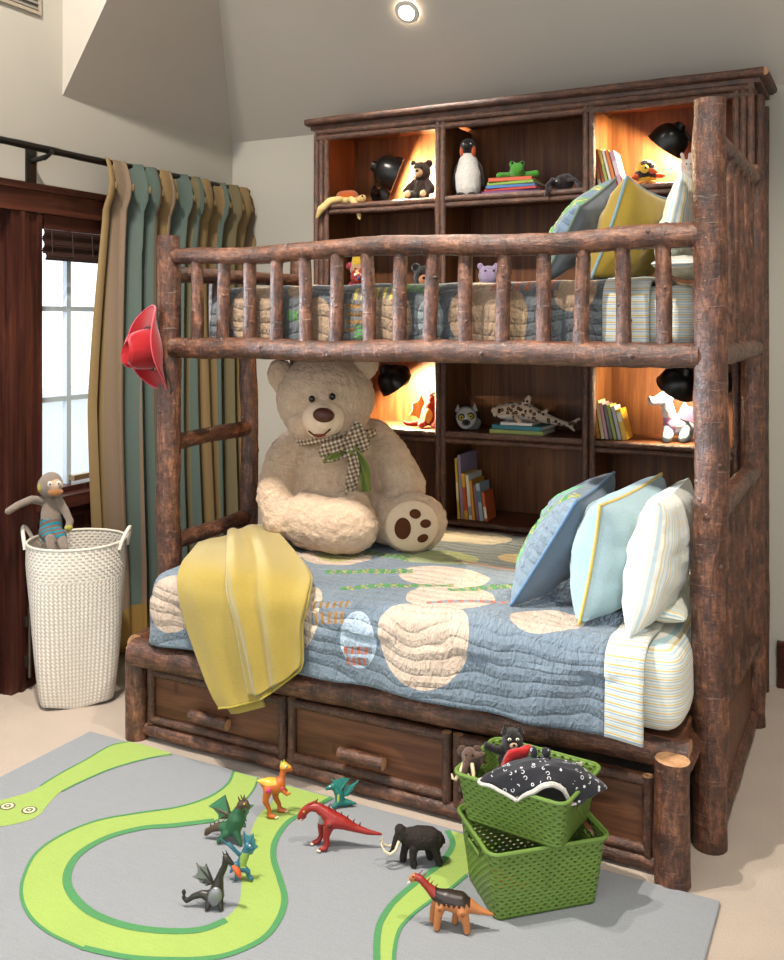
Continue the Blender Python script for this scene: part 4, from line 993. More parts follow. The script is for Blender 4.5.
# teal dragon behind
r = thing('toy_dragon', 'small teal toy dragon behind the red dragon at the rug edge', 'toy dragon', (-1.565, 2.665, ZG), CY)
TEA = plastic('1E6A60'); TEAL2 = plastic('2A7E74')
toy_body('body', r, k, [[(-1, 0, 5, 5), (-2, 0, 12, 4.5), (-6, 0, 18, 3)], [(-8, 0, 20, 3.2), (-14, -1, 18, 2)], [(2, 0, 4, 4), (9, 0, 3.5, 2.4), (14, 0, 3, 1.4)], [(-4, -3, 4, 3), (-7, -5, 2, 2.2)]], [TEA])
wing(r, TEAL2, k, [(-1, 1, 15), (-10, 2, 26), (0, 2, 28), (8, 2, 27), (3, 2, 22)], ((0, 1), (0, 2), (0, 3)))
wing(r, TEAL2, k, [(2, 2, 9), (5, 3, 20), (17, 4, 24), (11, 3, 15), (7, 3, 9)], ((0, 1), (0, 2)))
balls('chest_stripe', r, plastic('B0B84A'), k, [((-2.5, -4, 9), (1.4, 1, 5))]); balls('eye', r, EYEW, k, [((-11, -2.6, 21), .9)])

# mammoth
r = thing('toy_mammoth', 'dark woolly toy mammoth with curved cream tusks on the rug', 'toy mammoth', (-1.19, 2.495, ZG), CY+.1, scale=.84)
MAM = plain('2C2420', .7, .3, 90, .9, .006, .3)
toy_body('body', r, k, [[(-14, 0, 29, 9), (-4, 0, 27, 12), (8, 0, 26, 11.5), (14, 0, 24, 9.5)], [(-22, 0, 33, 6), (-24, 0, 37, 5.5), (-23, 0, 29, 6)], [(-27, 0, 30, 3.4), (-30, 0, 22, 2.6), (-32, -1, 16, 2), (-35, -2, 13, 1.7), (-38, -3, 15, 1.4)],
    [(-10, -6, 20, 5), (-11, -7, 9, 3.8), (-10, -7, 3, 4)], [(-16, 5, 20, 5), (-19, 5, 10, 3.8), (-20, 5, 3, 4)], [(12, -5, 20, 5.5), (15, -6, 10, 4), (17, -6, 3, 4)], [(8, 5, 20, 5), (7, 6, 10, 3.8), (9, 6, 3, 4)], [(22, 0, 26, 1.8), (24, 0, 20, 1.2)]], [MAM], disp=curly(.0012, 160, 300))
for s_ in (-1, 1):
    m = MB(); m.tube([(x*k, (y*s_-1)*k, z*k) for x, y, z in ((-25, 3, 27), (-29, 6, 19), (-35, 7.5, 16), (-41, 6.5, 19), (-44, 3.5, 25), (-42, 1.5, 29))], [.0058, .0056, .005, .0044, .0032, .001], 10); m.build('tusk', plastic('CFC1A4'), r, world=False)
balls('ear', r, MAM, k, [((-19, -6, 32), (3.4, 1.2, 5)), ((-19, 6, 32), (3.4, 1.2, 5))]); balls('eye', r, EYEB, k, [((-25.5, -4.8, 35), .8)])

# long-necked dinosaur
r = thing('toy_dinosaur', 'long necked toy dinosaur, tan with black back and red neck', 'toy dinosaur', (-.985, 2.268, ZG), CY-.12, scale=.82)
TANP = plastic('B47240'); BLKP = plastic('2A1E18'); REDP = plastic('8E2A20')
toy_body('body', r, k, [[(-44, 0, 45, 2), (-40, 0, 47, 3.4), (-34, 0, 45, 3.6), (-27, 0, 38, 4), (-19, 0, 31, 6), (-8, 0, 27, 9.5), (4, 0, 25, 10), (12, 0, 23, 7), (22, 0, 19, 4), (36, 1, 15, 1.4)], [(-44, 0, 42, 1.4), (-40, 0, 44, 2)],
    [(-15, -5, 22, 5), (-17, -6, 12, 3.8), (-18, -6, 3, 3.6)], [(-19, 5, 22, 4.6), (-22, 5, 14, 3.4), (-23, 5, 3, 3.4)], [(6, -6, 20, 6), (10, -7, 11, 4), (11, -7, 3, 3.8)], [(0, 5, 18, 5), (0, 6, 10, 3.6), (-1, 6, 3, 3.4)]], [TANP, BLKP, REDP],
    mifn=lambda c: 2 if (c.x < -20 and c.z > 31 and c.x > -40) else (1 if c.z > 26+1.6*math.sin(c.x*1.3) and c.x > -26 and c.x < 14 else 0))
spikes('neck_spike', r, REDP, k, [(-36, 0, 49), (-32, 0, 47), (-28, 0, 43), (-25, 0, 40), (-21, 0, 37)], 6, 1, (.8, 0, 1))
spikes('fang', r, EYEW, k, [(-45, -1, 42)], 2.5, .9, (-1, 0, -.6)); balls('eye', r, EYEB, k, [((-41, -3, 48.5), .8)])
balls('joint', r, plastic('8A5026'), k, [((7, -11.4, 20), (2.4, 1, 2.4)), ((-15, -9.4, 22), (2, 1, 2))])

# ------------------------------------------------------------------ green plastic baskets
def weave_green():
    t = NT('green_woven_plastic'); tc = t.add('ShaderNodeTexCoord'); uv = tc.outputs['UV']
    br = t.add('ShaderNodeTexBrick', {'Vector': uv, 'Scale': 1.0, 'Mortar Size': .0028, 'Brick Width': .022, 'Row Height': .0098, 'Mortar Smooth': .3}, offset=.5)
    sp = t.add('ShaderNodeSeparateXYZ', {'Vector': uv}); u, v = sp.outputs[0], sp.outputs[1]
    row = t.math('FLOOR', t.math('DIVIDE', v, .0098)); par = t.math('MODULO', row, 2.0)
    x = t.math('FRACT', t.math('ADD', t.math('DIVIDE', u, .022), t.math('MULTIPLY', par, .5))); y = t.math('FRACT', t.math('DIVIDE', v, .0098))
    hx = t.math('LESS_THAN', t.math('ABSOLUTE', t.math('SUBTRACT', x, .5)), .17); hy = t.math('LESS_THAN', t.math('ABSOLUTE', t.math('SUBTRACT', y, .5)), .20)
    hole = t.math('MULTIPLY', hx, hy)
    # no holes in the solid rim and foot bands
    ok = t.math('MULTIPLY', t.math('GREATER_THAN', v, .012), t.math('LESS_THAN', v, .99)); hole = t.math('MULTIPLY', hole, ok)
    n = t.noise(t.coord(), 40); t.color(t.mix(n, '5E7A30', '6C883C')); t.set(Roughness=.42, Specular_IOR_Level=.4)
    hgt = t.math('MULTIPLY', t.math('PINGPONG', x, .5), t.math('PINGPONG', y, .5)); t.bump(hgt, .9, .010)
    tr = t.add('ShaderNodeBsdfTransparent'); mx = t.add('ShaderNodeMixShader', {0: hole, 1: t.b.outputs[0], 2: tr.outputs[0]}); t.link(mx.outputs[0], t.out.inputs[0])
    return t.m
WEAVE = weave_green(); GPL = plain('66823A', .4, .06, 40, .05, .002, .4)
def rrect(w, d, r, n=6):
    pts = []
    for cx, cy, a0 in ((w/2-r, d/2-r, 0), (-w/2+r, d/2-r, 90), (-w/2+r, -d/2+r, 180), (w/2-r, -d/2+r, 270)):
        for i in range(n+1): a = R(a0+90*i/n); pts.append((cx+r*math.cos(a), cy+r*math.sin(a)))
    return pts
def basket(label, loc, rz, w, d, h, fl=.045, rot=None):
    root = thing('storage_basket', label, 'basket', loc, rz, rot=rot)
    def ring(t, off=0): return [Vector((x, y, h*t)) for x, y in rrect(w+fl*t+off, d+fl*t+off, .022+.008*t)]
    m = MB(); lay = m.bm.loops.layers.uv.verify(); n = len(ring(0)); nv = 20
    base = ring(0); acc = [0]
    for i in range(n): acc.append(acc[-1]+(base[(i+1) % n]-base[i]).length)
    # long straight runs are subdivided so the grip slots can be left open
    def dens(t):
        R_ = ring(t); out = []
        for i in range(n):
            a, b = R_[i], R_[(i+1) % n]; L = (b-a).length; q = max(1, int((base[(i+1) % n]-base[i]).length/.0125))
            for j in range(q): out.append((a.lerp(b, j/q), acc[i]+(acc[i+1]-acc[i])*j/q))
        return out
    rows_ = [dens(j/nv) for j in range(nv+1)]
    V = [[m.bm.verts.new(p) for p, _ in rr] for rr in rows_]; N = len(V[0])
    for j in range(nv):
        for i in range(N):
            pc = (rows_[j][i][0]+rows_[j+1][(i+1) % N][0])/2
            if abs(pc.y) < .045 and abs(pc.x) > w/2-.01 and h-.046 < pc.z < h-.020: continue
            f = m.bm.faces.new((V[j][i], V[j][(i+1) % N], V[j+1][(i+1) % N], V[j+1][i]))
            u0 = rows_[j][i][1]; u1 = rows_[j][(i+1) % N][1] if i < N-1 else acc[-1]
            for lp, uv in zip(f.loops, ((u0, h*j/nv), (u1, h*j/nv), (u1, h*(j+1)/nv), (u0, h*(j+1)/nv))): lp[lay].uv = uv
    o = m.build('woven_wall', WEAVE, root, world=False); sd = o.modifiers.new('t', 'SOLIDIFY'); sd.thickness = .003
    m = MB(); m.poly([(x, y, .002) for x, y in rrect(w-.004, d-.004, .02)], (0, 0, .004)); m.build('bottom', GPL, root, world=False)
    m = MB(); m.tube(ring(1, .006), .0055, 8, closed=True); m.build('rim', GPL, root, world=False)
    for s_ in (-1, 1):
        m = MB(); xx = s_*(w/2+fl/2*(1-.033/h)+.001); y0, z0, z1 = .045, h-.046, h-.019
        m.tube([(xx, -y0, z0), (xx, y0, z0), (xx+s_*.002, y0, z1), (xx+s_*.002, -y0, z1)], .0035, 6, closed=True); m.build('grip_frame', GPL, root, world=False)
    return root
basket('green woven plastic basket standing on the rug, lower of the two', (-.866, 2.522, ZG), R(43), .30, .215, .188)
basket('green woven plastic basket full of plush toys stacked on the other', (-.878, 2.528, ZG+.1945), R(-6), .285, .215, .135)
# things inside the lower basket, seen through the gap
o = thing('picture_book', 'white and red book lying inside the lower green basket', 'book', (-.866, 2.50, ZG+.008), R(43))
m = MB(); m.box((0, 0, .03), (.22, .16, .06), bev=.003); m.build('pages', plain('DAD4C8', .8), o, world=False)
m = MB(); m.box((0, 0, .0625), (.225, .165, .004), bev=.001); m.build('cover', plain('9A2A24', .5), o, world=False)

ZB = ZG+.1945+.008
o = thing('plush_filler', 'folded dark cloth under the plush toys in the top basket', 'cloth', (-.878, 2.528, ZB), R(-6))
m = MB(); m.rbox((-.13, -.098, 0), (.13, .098, .085), .02, (10, 8, 3), disp=pucker(.006, 20)); m.build('folded_cloth', plush('3A3230'), o, world=False)
ZP = ZB + .087
k = .0028
r = thing('plush_cat', 'black plush cat sitting at the back of the top green basket', 'plush toy', (-.945, 2.585, ZP), CY)
BLKF = plush('17130F')
toy_body('body', r, k, [[(0, 0, 10, 15), (0, 0, 20, 12), (0, -1, 32, 11)], [(-9, -3, 20, 5), (-20, -6, 24, 4), (-27, -8, 28, 4)], [(9, -4, 20, 5), (13, -10, 12, 4.5)], [(-6, -8, 5, 6), (-9, -17, 4, 5)], [(6, -8, 5, 6), (9, -17, 4, 5)]], [BLKF], vox=.004, disp=curly(.0015, 90, 200))
spikes('ear', r, BLKF, k, [(-8, -1, 39), (8, -1, 39)], 8, 4.5, (0, 0, 1))
balls('eye', r, EYEW, k, [((-4, -10.5, 35.5), (2, 1, 1.6)), ((4, -10.5, 35.5), (2, 1, 1.6))]); balls('pupil', r, EYEB, k, [((-4, -11.4, 35.5), (.9, .5, .9)), ((4, -11.4, 35.5), (.9, .5, .9))])
balls('muzzle', r, plush('B89A80'), k, [((0, -11, 29.5), (4.2, 3, 3.4))]); balls('nose', r, EYEB, k, [((0, -13.8, 31), (1.6, .8, 1.2))])
r = thing('plush_heart', 'red plush cushion tucked in front of the black plush cat', 'plush toy', (-.925, 2.525, ZP+.028), CY)
m = MB(); m.rbox((-.032, -.012, .0), (.040, .016, .050), .012, (6, 3, 6), disp=pucker(.004, 40))
for v in m.bm.verts: v.co.x += .35*v.co.z; v.co.z += .25*v.co.x; v.co.y -= .2*v.co.z
for v in m.bm.verts: v.co.z += .012
m.build('cushion', plush('B01C1C'), r, world=False)
r = thing('plush_elephant', 'brown plush mammoth with cream tusks hanging over the basket rim', 'plush toy', (-1.045, 2.50, ZP+.012), CY)
TAUPE = plush('5C4438')
toy_body('body', r, k, [[(4, 6, 6, 10), (2, 0, 12, 10)], [(0, -6, 18, 8)], [(-3, -12, 16, 4), (-6, -17, 8, 3.4), (-8, -20, -2, 2.8), (-10, -20, -10, 2.4)], [(6, -10, 18, 3.4), (13, -8, 20, 3.2)]], [TAUPE], vox=.004, disp=curly(.0015, 90, 200))
for s_ in (-1, 1):
    m = MB(); m.tube([(x*k, y*k, z*k) for x, y, z in ((-2+s_*4, -13, 13), (-4+s_*7, -19, 6), (-6+s_*9, -22, 1), (-9+s_*9, -23, 3), (-11+s_*8, -22, 7))], [.006, .0056, .005, .004, .002], 10); m.build('tusk', plain('D6C49C', .6), r, world=False)
balls('ear', r, TAUPE, k, [((-7, -3, 21), (5, 2, 6)), ((8, -3, 21), (5, 2, 6))]); balls('eye', r, EYEB, k, [((-4, -12.6, 21), 1), ((3, -12.6, 21), 1)])
def mantamat():
    t = NT('dark_cloth_white_swirls'); v = t.coord(); vo = t.add('ShaderNodeTexVoronoi', {'Vector': v, 'Scale': 62.0, 'Randomness': .9})
    d = vo.outputs['Distance']; ring = t.math('LESS_THAN', t.math('ABSOLUTE', t.math('SUBTRACT', d, .27)), .055)
    rnd = t.math('GREATER_THAN', t.add('ShaderNodeSeparateColor', {'Color': vo.outputs['Color']}).outputs[0], .35)
    arc = t.math('GREATER_THAN', t.noise(v, 70, 1), .46)
    c = t.mix(t.math('MULTIPLY', ring, t.math('MULTIPLY', rnd, arc)), '14141C', 'C8C8CC'); t.color(c); t.set(Roughness=.9, Sheen_Weight=.2); t.bump(t.noise(v, 120), .4, .003); return t.m
r = thing('plush_ray', 'black plush manta ray with white swirls draped over the basket', 'plush toy', (-.820, 2.470, ZP+.050), CY)
MAN = mantamat(); WBEL = plush('D8D2C8')
q = .0028
def ray_top(u, v):                     # a draped diamond: u across, v from back to front
    a, b = u*2-1, v*2-1
    halfw = 62*(1-abs(b)**1.7*.55) ; x = a*halfw + 2
    y = b*26*(1-.25*abs(a)) - 3
    z = 17*(1-a*a)**.8*(1-.5*max(0, b)**2) + 2*noise.noise(Vector((a*3, b*3, 5)))
    z -= 15*max(0, -b)**1.5*0 + 9*max(0, abs(a)-.55)/.45*(1 if a > 0 else .2) + 10*max(0, -b-.55)/.45
    z += 3*math.sin(a*5+1)*max(0, -b)*.8
    return Vector((x, y, max(z, -12)+2))*q
m = MB(); m.grid(ray_top, 44, 30); o = m.build('back', MAN, r, world=False); sd = o.modifiers.new('t', 'SOLIDIFY'); sd.thickness = .012; sd.offset = -1
m = MB(); m.tube([ray_top(i/40, 0)+Vector((0, -.002, -.006)) for i in range(41)], [.002+.0055*math.sin(i/40*math.pi)**.5 for i in range(41)], 8); m.build('belly_edge', WBEL, r, world=False)
m = MB(); m.tube([ray_top(0, i/20)+Vector((-.002, 0, -.005)) for i in range(16)], .005, 8); m.build('belly_edge', WBEL, r, world=False)
balls('horn', r, MAN, q, [((-6, 8, 22), (4, 4, 6)), ((6, 8, 22), (5, 4, 5))]); balls('eye', r, EYEB, q, [((-2, -1, 21.5), 1.4), ((8, -1, 21), 1.4)])
m = MB(); m.box((.105, .012, .032), (.018, .002, .016), rot=(0, .1, .2)); m.build('cloth_tag', plain('D8D2C0', .8), r, world=False)

# ------------------------------------------------------------------ red cowboy hat on the left post
def hatmat(c): return plain(c, .85, .12, 120, .3, .002, .2, 0, .3)
hat = thing('cowboy_hat', 'red felt cowboy hat hung on the left bed post', 'hat', (-2.603, 2.938, 1.490))
# crown axis points to the left of the photo and a little to the viewer
ax = (-Vector((math.cos(CY), math.sin(CY), 0))*.74 + Vector((math.sin(CY), -math.cos(CY), 0))*.66 + Vector((0, 0, -.10))).normalized()
upv = (Vector((0, 0, 1)) + .14*Vector((math.cos(CY), math.sin(CY), 0))*-1); upv = (upv-ax*upv.dot(ax)).normalized(); sx_ = upv.cross(ax)
hat.rotation_euler = Matrix((sx_, upv, ax)).transposed().to_euler()
HATR, HATD = hatmat('900E16'), hatmat('7A0C16')
def brim(u, v):
    a = u*2*math.pi; ra, rb = .068, .082; Ra, Rb = .125, .172
    x = (ra+(Ra-ra)*v)*math.cos(a); y = (rb+(Rb-rb)*v)*math.sin(a)
    cl = abs(math.cos(a))**2.2*v**1.6; z = .060*cl - .022*abs(math.sin(a))**3*v**2
    x *= 1-.16*cl
    return Vector((x, y, z))
m = MB(); m.grid(brim, 72, 12); bmesh.ops.remove_doubles(m.bm, verts=m.bm.verts, dist=.0005); o = m.build('brim', HATR, hat, world=False); sd = o.modifiers.new('t', 'SOLIDIFY'); sd.thickness = .004
m = MB(); m.tube([brim(i/72, 1)+Vector((0, 0, .001)) for i in range(72)], .0028, 6, closed=True); m.build('brim_binding', hatmat('C24A5A'), hat, world=False)
def crown(u, v):
    a = u*2*math.pi; t = v
    prof = [(1, 0), (.98, .03), (.94, .06), (.88, .09), (.80, .11), (.6, .122), (.3, .112), (0, .098)]
    i = min(int(t*7), 6); f = t*7-i; s_ = prof[i][0]*(1-f)+prof[i+1][0]*f; z = prof[i][1]*(1-f)+prof[i+1][1]*f
    x, y = .069*s_*math.cos(a), .083*s_*math.sin(a)
    top = max(0, (z-.05)/.07)
    x *= 1-.16*top*(1 if math.sin(a) > 0 else .4)
    z -= .022*math.exp(-(x/.018)**2)*top*(1-.3*math.sin(a)); z += .012*top*math.sin(a)*-1
    x -= math.copysign(.012, x)*math.exp(-((y-.045)/.02)**2)*top
    return Vector((x, y, z))
m = MB(); m.grid(crown, 64, 42); bmesh.ops.remove_doubles(m.bm, verts=m.bm.verts, dist=.0006); m.build('crown', HATR, hat, world=False)
m = MB(); m.tube([(.0715*math.cos(i/48*6.283), .0855*math.sin(i/48*6.283), .012) for i in range(48)], .005, 8, closed=True, flat=1.6); m.build('hat_band', plain('2A1512', .6), hat, world=False)
for a in (-.25, -1.15):
    m = MB(); m.box((.076*math.cos(a), .090*math.sin(a), .014), (.012, .012, .016), bev=.002); m.build('concho', plain('B89A6A', .35, metal=.7), hat, world=False)
m = MB(); m.tube([(.07, -.05, .01), (.088, -.10, .004), (.085, -.15, -.012), (.06, -.185, -.02), (.03, -.19, -.03), (.055, -.175, -.036)], .0022, 6); m.build('chin_cord', plain('241412', .6), hat, world=False)

# ------------------------------------------------------------------ laundry basket and sock monkey
def weave_white():
    t = NT('white_woven_strap'); tc = t.add('ShaderNodeTexCoord'); sp = t.add('ShaderNodeSeparateXYZ', {'Vector': tc.outputs['UV']})
    a = t.math('ADD', t.math('MULTIPLY', sp.outputs[0], 62), t.math('MULTIPLY', sp.outputs[1], 62)); b = t.math('SUBTRACT', t.math('MULTIPLY', sp.outputs[1], 62), t.math('MULTIPLY', sp.outputs[0], 62))
    st = t.math('LESS_THAN', sp.outputs[1], .53)
    u2 = t.math('MULTIPLY', sp.outputs[0], 80); v2 = t.math('MULTIPLY', sp.outputs[1], 80)
    mixs = lambda p, q_: t.math('ADD', t.math('MULTIPLY', p, st), t.math('MULTIPLY', q_, t.math('SUBTRACT', 1.0, st)))
    A_, B_ = mixs(a, u2), mixs(b, v2)
    fa, fb = t.math('PINGPONG', A_, .5), t.math('PINGPONG', B_, .5)
    par = t.math('MODULO', t.math('ADD', t.math('FLOOR', A_), t.math('FLOOR', B_)), 2.0); par = t.math('ABSOLUTE', par)
    hgt = t.math('ADD', t.math('MULTIPLY', fa, par), t.math('MULTIPLY', fb, t.math('SUBTRACT', 1.0, par)))
    t.color(t.mix(par, 'C9C0B2', 'DDD6CA')); t.set(Roughness=.5, Specular_IOR_Level=.35)
    t.bump(t.math('MINIMUM', hgt, .3), .7, .010); return t.m
WWH = weave_white()
lb = thing('laundry_basket', 'tall white woven laundry basket with loop handles by the window', 'basket', (-3.052, 2.968, 0), CY)
HB = .665
def lby(u, v, off=0):
    a = u*2*math.pi; t = v
    r0 = .146; r1 = .204; rr = r0+(r1-r0)*min(1, t*1.15)**.75 + off
    n_ = 2+5*(1-t)**1.6                                     # square foot, round mouth
    c, s_ = math.cos(a), math.sin(a); sq = (abs(c)**n_+abs(s_)**n_)**(-1/n_)
    rr *= 1+.016*noise.noise(Vector((c*2, s_*2, t*3)))
    ang = a + R(20)
    lift = .016*(1-t)**8*(math.cos(a*2)**2-1)*-1
    return Vector((rr*sq*math.cos(ang), rr*sq*math.sin(ang), HB*t+lift*(t < .5)))
m = MB(); m.grid(lby, 96, 60, uv=lambda u, v: (u*1.2, v*HB)); m.grid(lambda u, v: lby(u, .02+.975*v, -.005), 96, 40, uv=lambda u, v: (u*1.2, v*HB)); m.build('woven_body', WWH, lb, world=False)
m = MB(); m.poly([lby(i/48, .02, -.004) for i in range(48)], (0, 0, .004)); m.build('bottom', WWH, lb, world=False)
m = MB(); m.tube([lby(i/64, 1, -.0025) for i in range(64)], .006, 8, closed=True); m.build('rim', plain('D2CABC', .5), lb, world=False)
for a0 in (.94, .445):
    pts = []
    for t in range(13):
        s_ = t/12; u = a0-.042+.084*s_; p = lby(u % 1, .985, .004); pts.append(p + Vector((p.x, p.y, 0)).normalized()*.02*math.sin(s_*math.pi) + Vector((0, 0, .085*math.sin(s_*math.pi)**.8 - .02)))
    m = MB(); m.tube(pts, .0085, 8); m.build('handle', plain('D6CEC0', .5), lb, world=False)
k = .0042
mk = thing('sock_monkey', 'grey knitted sock monkey in striped shorts perched on laundry basket rim', 'plush toy', (-3.172, 2.936, HB+.008), CY+.25)
KNIT = plush('8C7C6E', 260, .15)
toy_body('body', mk, k, [[(0, 2, 10, 10), (0, 4, 22, 10.5), (-1, 4, 34, 8), (-1, 3, 42, 5)], [(-7, 4, 36, 5), (-18, -8, 40, 4), (-29, -19, 37, 3.8), (-37, -27, 33, 3.5)], [(7, 3, 36, 5), (14, -1, 26, 4), (19, -4, 15, 3.8), (18, -7, 10, 3.6)], [(4, -4, 4, 6), (12, -16, 0, 5), (15, -24, -8, 4.4), (15, -26, -20, 4)], [(-4, -4, 4, 6), (1, -18, 2, 5), (3, -24, -8, 4.4), (3, -26, -20, 4)]], [KNIT], vox=.0045, disp=curly(.001, 120, 260))
hd = toy_body('head', mk, k, [[(-1, 1, 52, 12.5), (0, 0, 54, 12)]], [KNIT], vox=.0045)
balls('face', mk, plush('C8A88A', 200, .1), k, [((4, -7.5, 53), (8.5, 5.5, 7)), ]); balls('muzzle', mk, plush('A06A3C', 200, .1), k, [((5, -8.5, 46.5), (8, 5.5, 4.6))])
balls('eye_patch', mk, plush('D8D2C6', 200, .1), k, [((8.5, -11.6, 55.5), (2.6, 1.4, 3.2)), ((.5, -12.4, 55.5), (2.6, 1.2, 3.2))]); balls('eye', mk, EYEB, k, [((8.8, -12.9, 55.5), .9), ((.7, -13.4, 55.5), .9)])
balls('ear', mk, plush('A8A03A', 200, .1), k, [((-10, -5, 51), (2.4, 3.6, 5))]); balls('cuff', mk, plush('A8A03A', 200, .1), k, [((18, -7.5, 9.5), (4.2, 4.2, 3.4))])
def shortsmat():
    t = NT('striped_knit_shorts'); sp = t.add('ShaderNodeSeparateXYZ', {'Vector': t.coord(rot=(.6, .25, 0))})
    t.color(t.mix(t.math('GREATER_THAN', t.math('FRACT', t.math('MULTIPLY', sp.outputs[2], 44)), .55), '1E7080', '6A4A3A')); t.set(Roughness=.95); t.bump(t.noise(t.coord(), 260), .5, .003); return t.m
toy_body('shorts', mk, k, [[(0, 2, 8, 11.4), (0, 3, 14, 11.2)], [(4, -3, 5, 8), (10, -13, 2, 7)], [(-4, -3, 5, 8), (0, -14, 3, 7)]], [shortsmat()], vox=.0045)
# ------------------------------------------------------------------ things on the bookcase shelves
ZS = [z+.0015 for z in SH]
YS = 4.12
def book(label, w, h, t, col, loc, lean=0, rz=0, flat=False, spine=None, group=None, blocks=()):
    """spine towards the viewer; w deep, h tall, t thick"""
    rot = (0, lean, rz) if not flat else (0, R(90), rz)
    root = thing('picture_book', label, 'book', loc, rot=rot, group=group)
    m = MB(); m.box((t/2, w/2, h/2), (t-.004, w-.006, h-.008)); m.build('pages', plain('DDD6C6', .85), root, world=False)
    C_ = plain(col, .45, .10, 30, .03, .001, .4); m = MB()
    m.box((.001, w/2, h/2), (.002, w, h)); m.box((t-.001, w/2, h/2), (.002, w, h)); m.box((t/2, .0012, h/2), (t, .0024, h))
    m.build('cover', C_, root, world=False)
    for (z0, z1, c) in blocks:
        m = MB(); m.box((t/2, -.0004, h*(z0+z1)/2), (t*.86, .001, h*(z1-z0))); m.build('spine_band', plain(c, .5, .1, 30, 0), root, world=False)
    return root
def row_of_books(x, y, z, lean, specs, suffix, grp):
    for i, (t, h, w, col, lab, bl) in enumerate(specs):
        book(lab + suffix, w, h, t, col, (x, y + .004*(i % 2), z), lean - .012*i, R(2), blocks=bl, group='picture books on the bookcase shelves')
        x += t/math.cos(lean - .012*i) + .0035
row_of_books(-1.772, 4.10, ZS[0], -.055, [
    (.013, .285, .20, 'B7A23C', 'tall yellow spined book', ((.3, .6, 'D8C89A'),)), (.016, .300, .215, '8A7C96', 'tallest lavender covered book', ()),
    (.018, .215, .17, 'C99A28', 'orange yellow book with red print', ((.2, .7, 'B0482A'),)), (.016, .210, .18, 'CFCBC0', 'white spined book', ((.1, .3, '8A8A90'),)),
    (.014, .185, .17, 'C08A2C', 'amber spined book', ()), (.015, .165, .15, '7A5468', 'plum spined book', ()), (.020, .175, .13, '8CA0A8', 'pale blue book leaning most', ((.5, .8, '3A6A78'),)),
    (.015, .135, .12, 'B8562A', 'short orange and white book', ((.1, .5, 'D8D0C0'),))], ', standing in the middle bottom bay', 'b')
row_of_books(-1.108, 4.10, ZS[1], -.16, [
    (.017, .170, .13, 'C8842E', 'orange spotted book', ((.2, .8, 'D8A050'),)), (.016, .168, .13, 'D6C690', 'cream yellow book', ()), (.014, .160, .13, 'B88A98', 'rose spined book', ()),
    (.014, .155, .13, '6A6458', 'grey green book', ()), (.015, .152, .13, '8C9A48', 'moss green book', ()), (.016, .148, .12, 'A8A6AC', 'silver grey book', ()), (.022, .135, .12, 'CDA42C', 'golden yellow end book', ((.6, .9, 'D8D0B0'),))], ' beside the white dragon', 'c')
row_of_books(-1.098, 4.10, ZS[3], -.20, [
    (.014, .175, .13, 'CFC4B4', 'white spined book', ((.2, .8, 'B06A3A'),)), (.012, .172, .13, 'B8522A', 'rust red book', ()), (.013, .170, .13, 'CBB84E', 'lemon yellow book', ((.1, .6, '8A9A48'),)),
    (.012, .168, .13, 'D8D0C2', 'cream book', ()), (.016, .165, .13, 'C8702C', 'bright orange book', ()), (.020, .160, .13, 'B890A0', 'pale pink book', ((.3, .7, 'D0B8C0'),))], ' leaning in the top right bay', 'd')
def flat_stack(x, y, z, specs):
    for (w, h, t, col, lab, rz) in specs:                # h runs along the shelf
        root = thing('picture_book', lab, 'book', (x, y, z), rz, group='picture books on the bookcase shelves')
        m = MB(); m.box((0, w/2+.002, t/2), (h-.008, w-.006, t-.004)); m.build('pages', plain('DDD6C6', .85), root, world=False)
        m = MB(); m.box((0, w/2, .001), (h, w, .002)); m.box((0, w/2, t-.001), (h, w, .002)); m.box((0, .001, t/2), (h, .002, t)); m.build('cover', plain(col, .45, .1, 30, .03, .001, .4), root, world=False)
        z += t+.0008
    return z
z1 = flat_stack(-1.505, 4.085, ZS[3], [(.21, .27, .013, '6A3C6E', 'purple book at the bottom of the frog stack', .06), (.20, .255, .011, 'B03A34', 'thin red book low in the frog stack', -.05), (.20, .235, .014, '3C6A9A', 'blue and yellow book in the frog stack', .03),
     (.19, .225, .014, '7E9A3A', 'green book near top of the frog stack', -.02), (.18, .205, .018, 'B8502E', 'orange patterned book right under the green frog', .08)])
z2 = flat_stack(-1.475, 4.085, ZS[1], [(.20, .255, .020, '8C9A4A', 'olive green book under the leopard print shark', .03), (.20, .24, .020, '24707E', 'teal book in the middle of the shark stack', -.05), (.14, .15, .013, 'CFCBC4', 'small white book on top of the shark stack', .04)])
z3 = flat_stack(-1.31, 4.085, ZS[0], [(.15, .16, .010, 'C9BDB2', 'thin white and pink book under the little frog', .1)])

# penguin
k = .0047
FZ0 = CY-.05
PW = plush('D5D0C8'); PB = plush('191715')
r = thing('plush_penguin', 'black and white plush penguin with orange neck patch, top middle bay', 'plush toy', (-1.742, 4.16, ZS[3]), CY-.25)
toy_body('body', r, k, [[(0, 0, 11, 13), (0, 0, 22, 13.5), (0, 0, 34, 10.5), (0, 0, 43, 7)], [(0, 0, 48, 8), (0, -1, 52, 8)]], [PW, PB], vox=.005,
   mifn=lambda c: 1 if (c.y > 2.5 and c.z < 44) or c.z > 44 else 0, disp=curly(.0015, 90, 200))
for s_ in (-1, 1): m = MB(); m.ball((s_*13*k, 2*k, 24*k), (2.6*k, 5*k, 13*k), rot=(0, -s_*.2, 0)); m.build('flipper', PB, r, world=False)
balls('foot', r, PB, k, [((-6, -10, 2.2), (5, 6, 2.4)), ((6, -10, 2.2), (5, 6, 2.4))])
m = MB(); m.tube([(-1*k, -7*k, 51*k), (-2*k, -13*k, 51*k), (-2.5*k, -17*k, 49.5*k)], [2.6*k, 1.6*k, .4*k], 10); m.build('beak', PB, r, world=False)
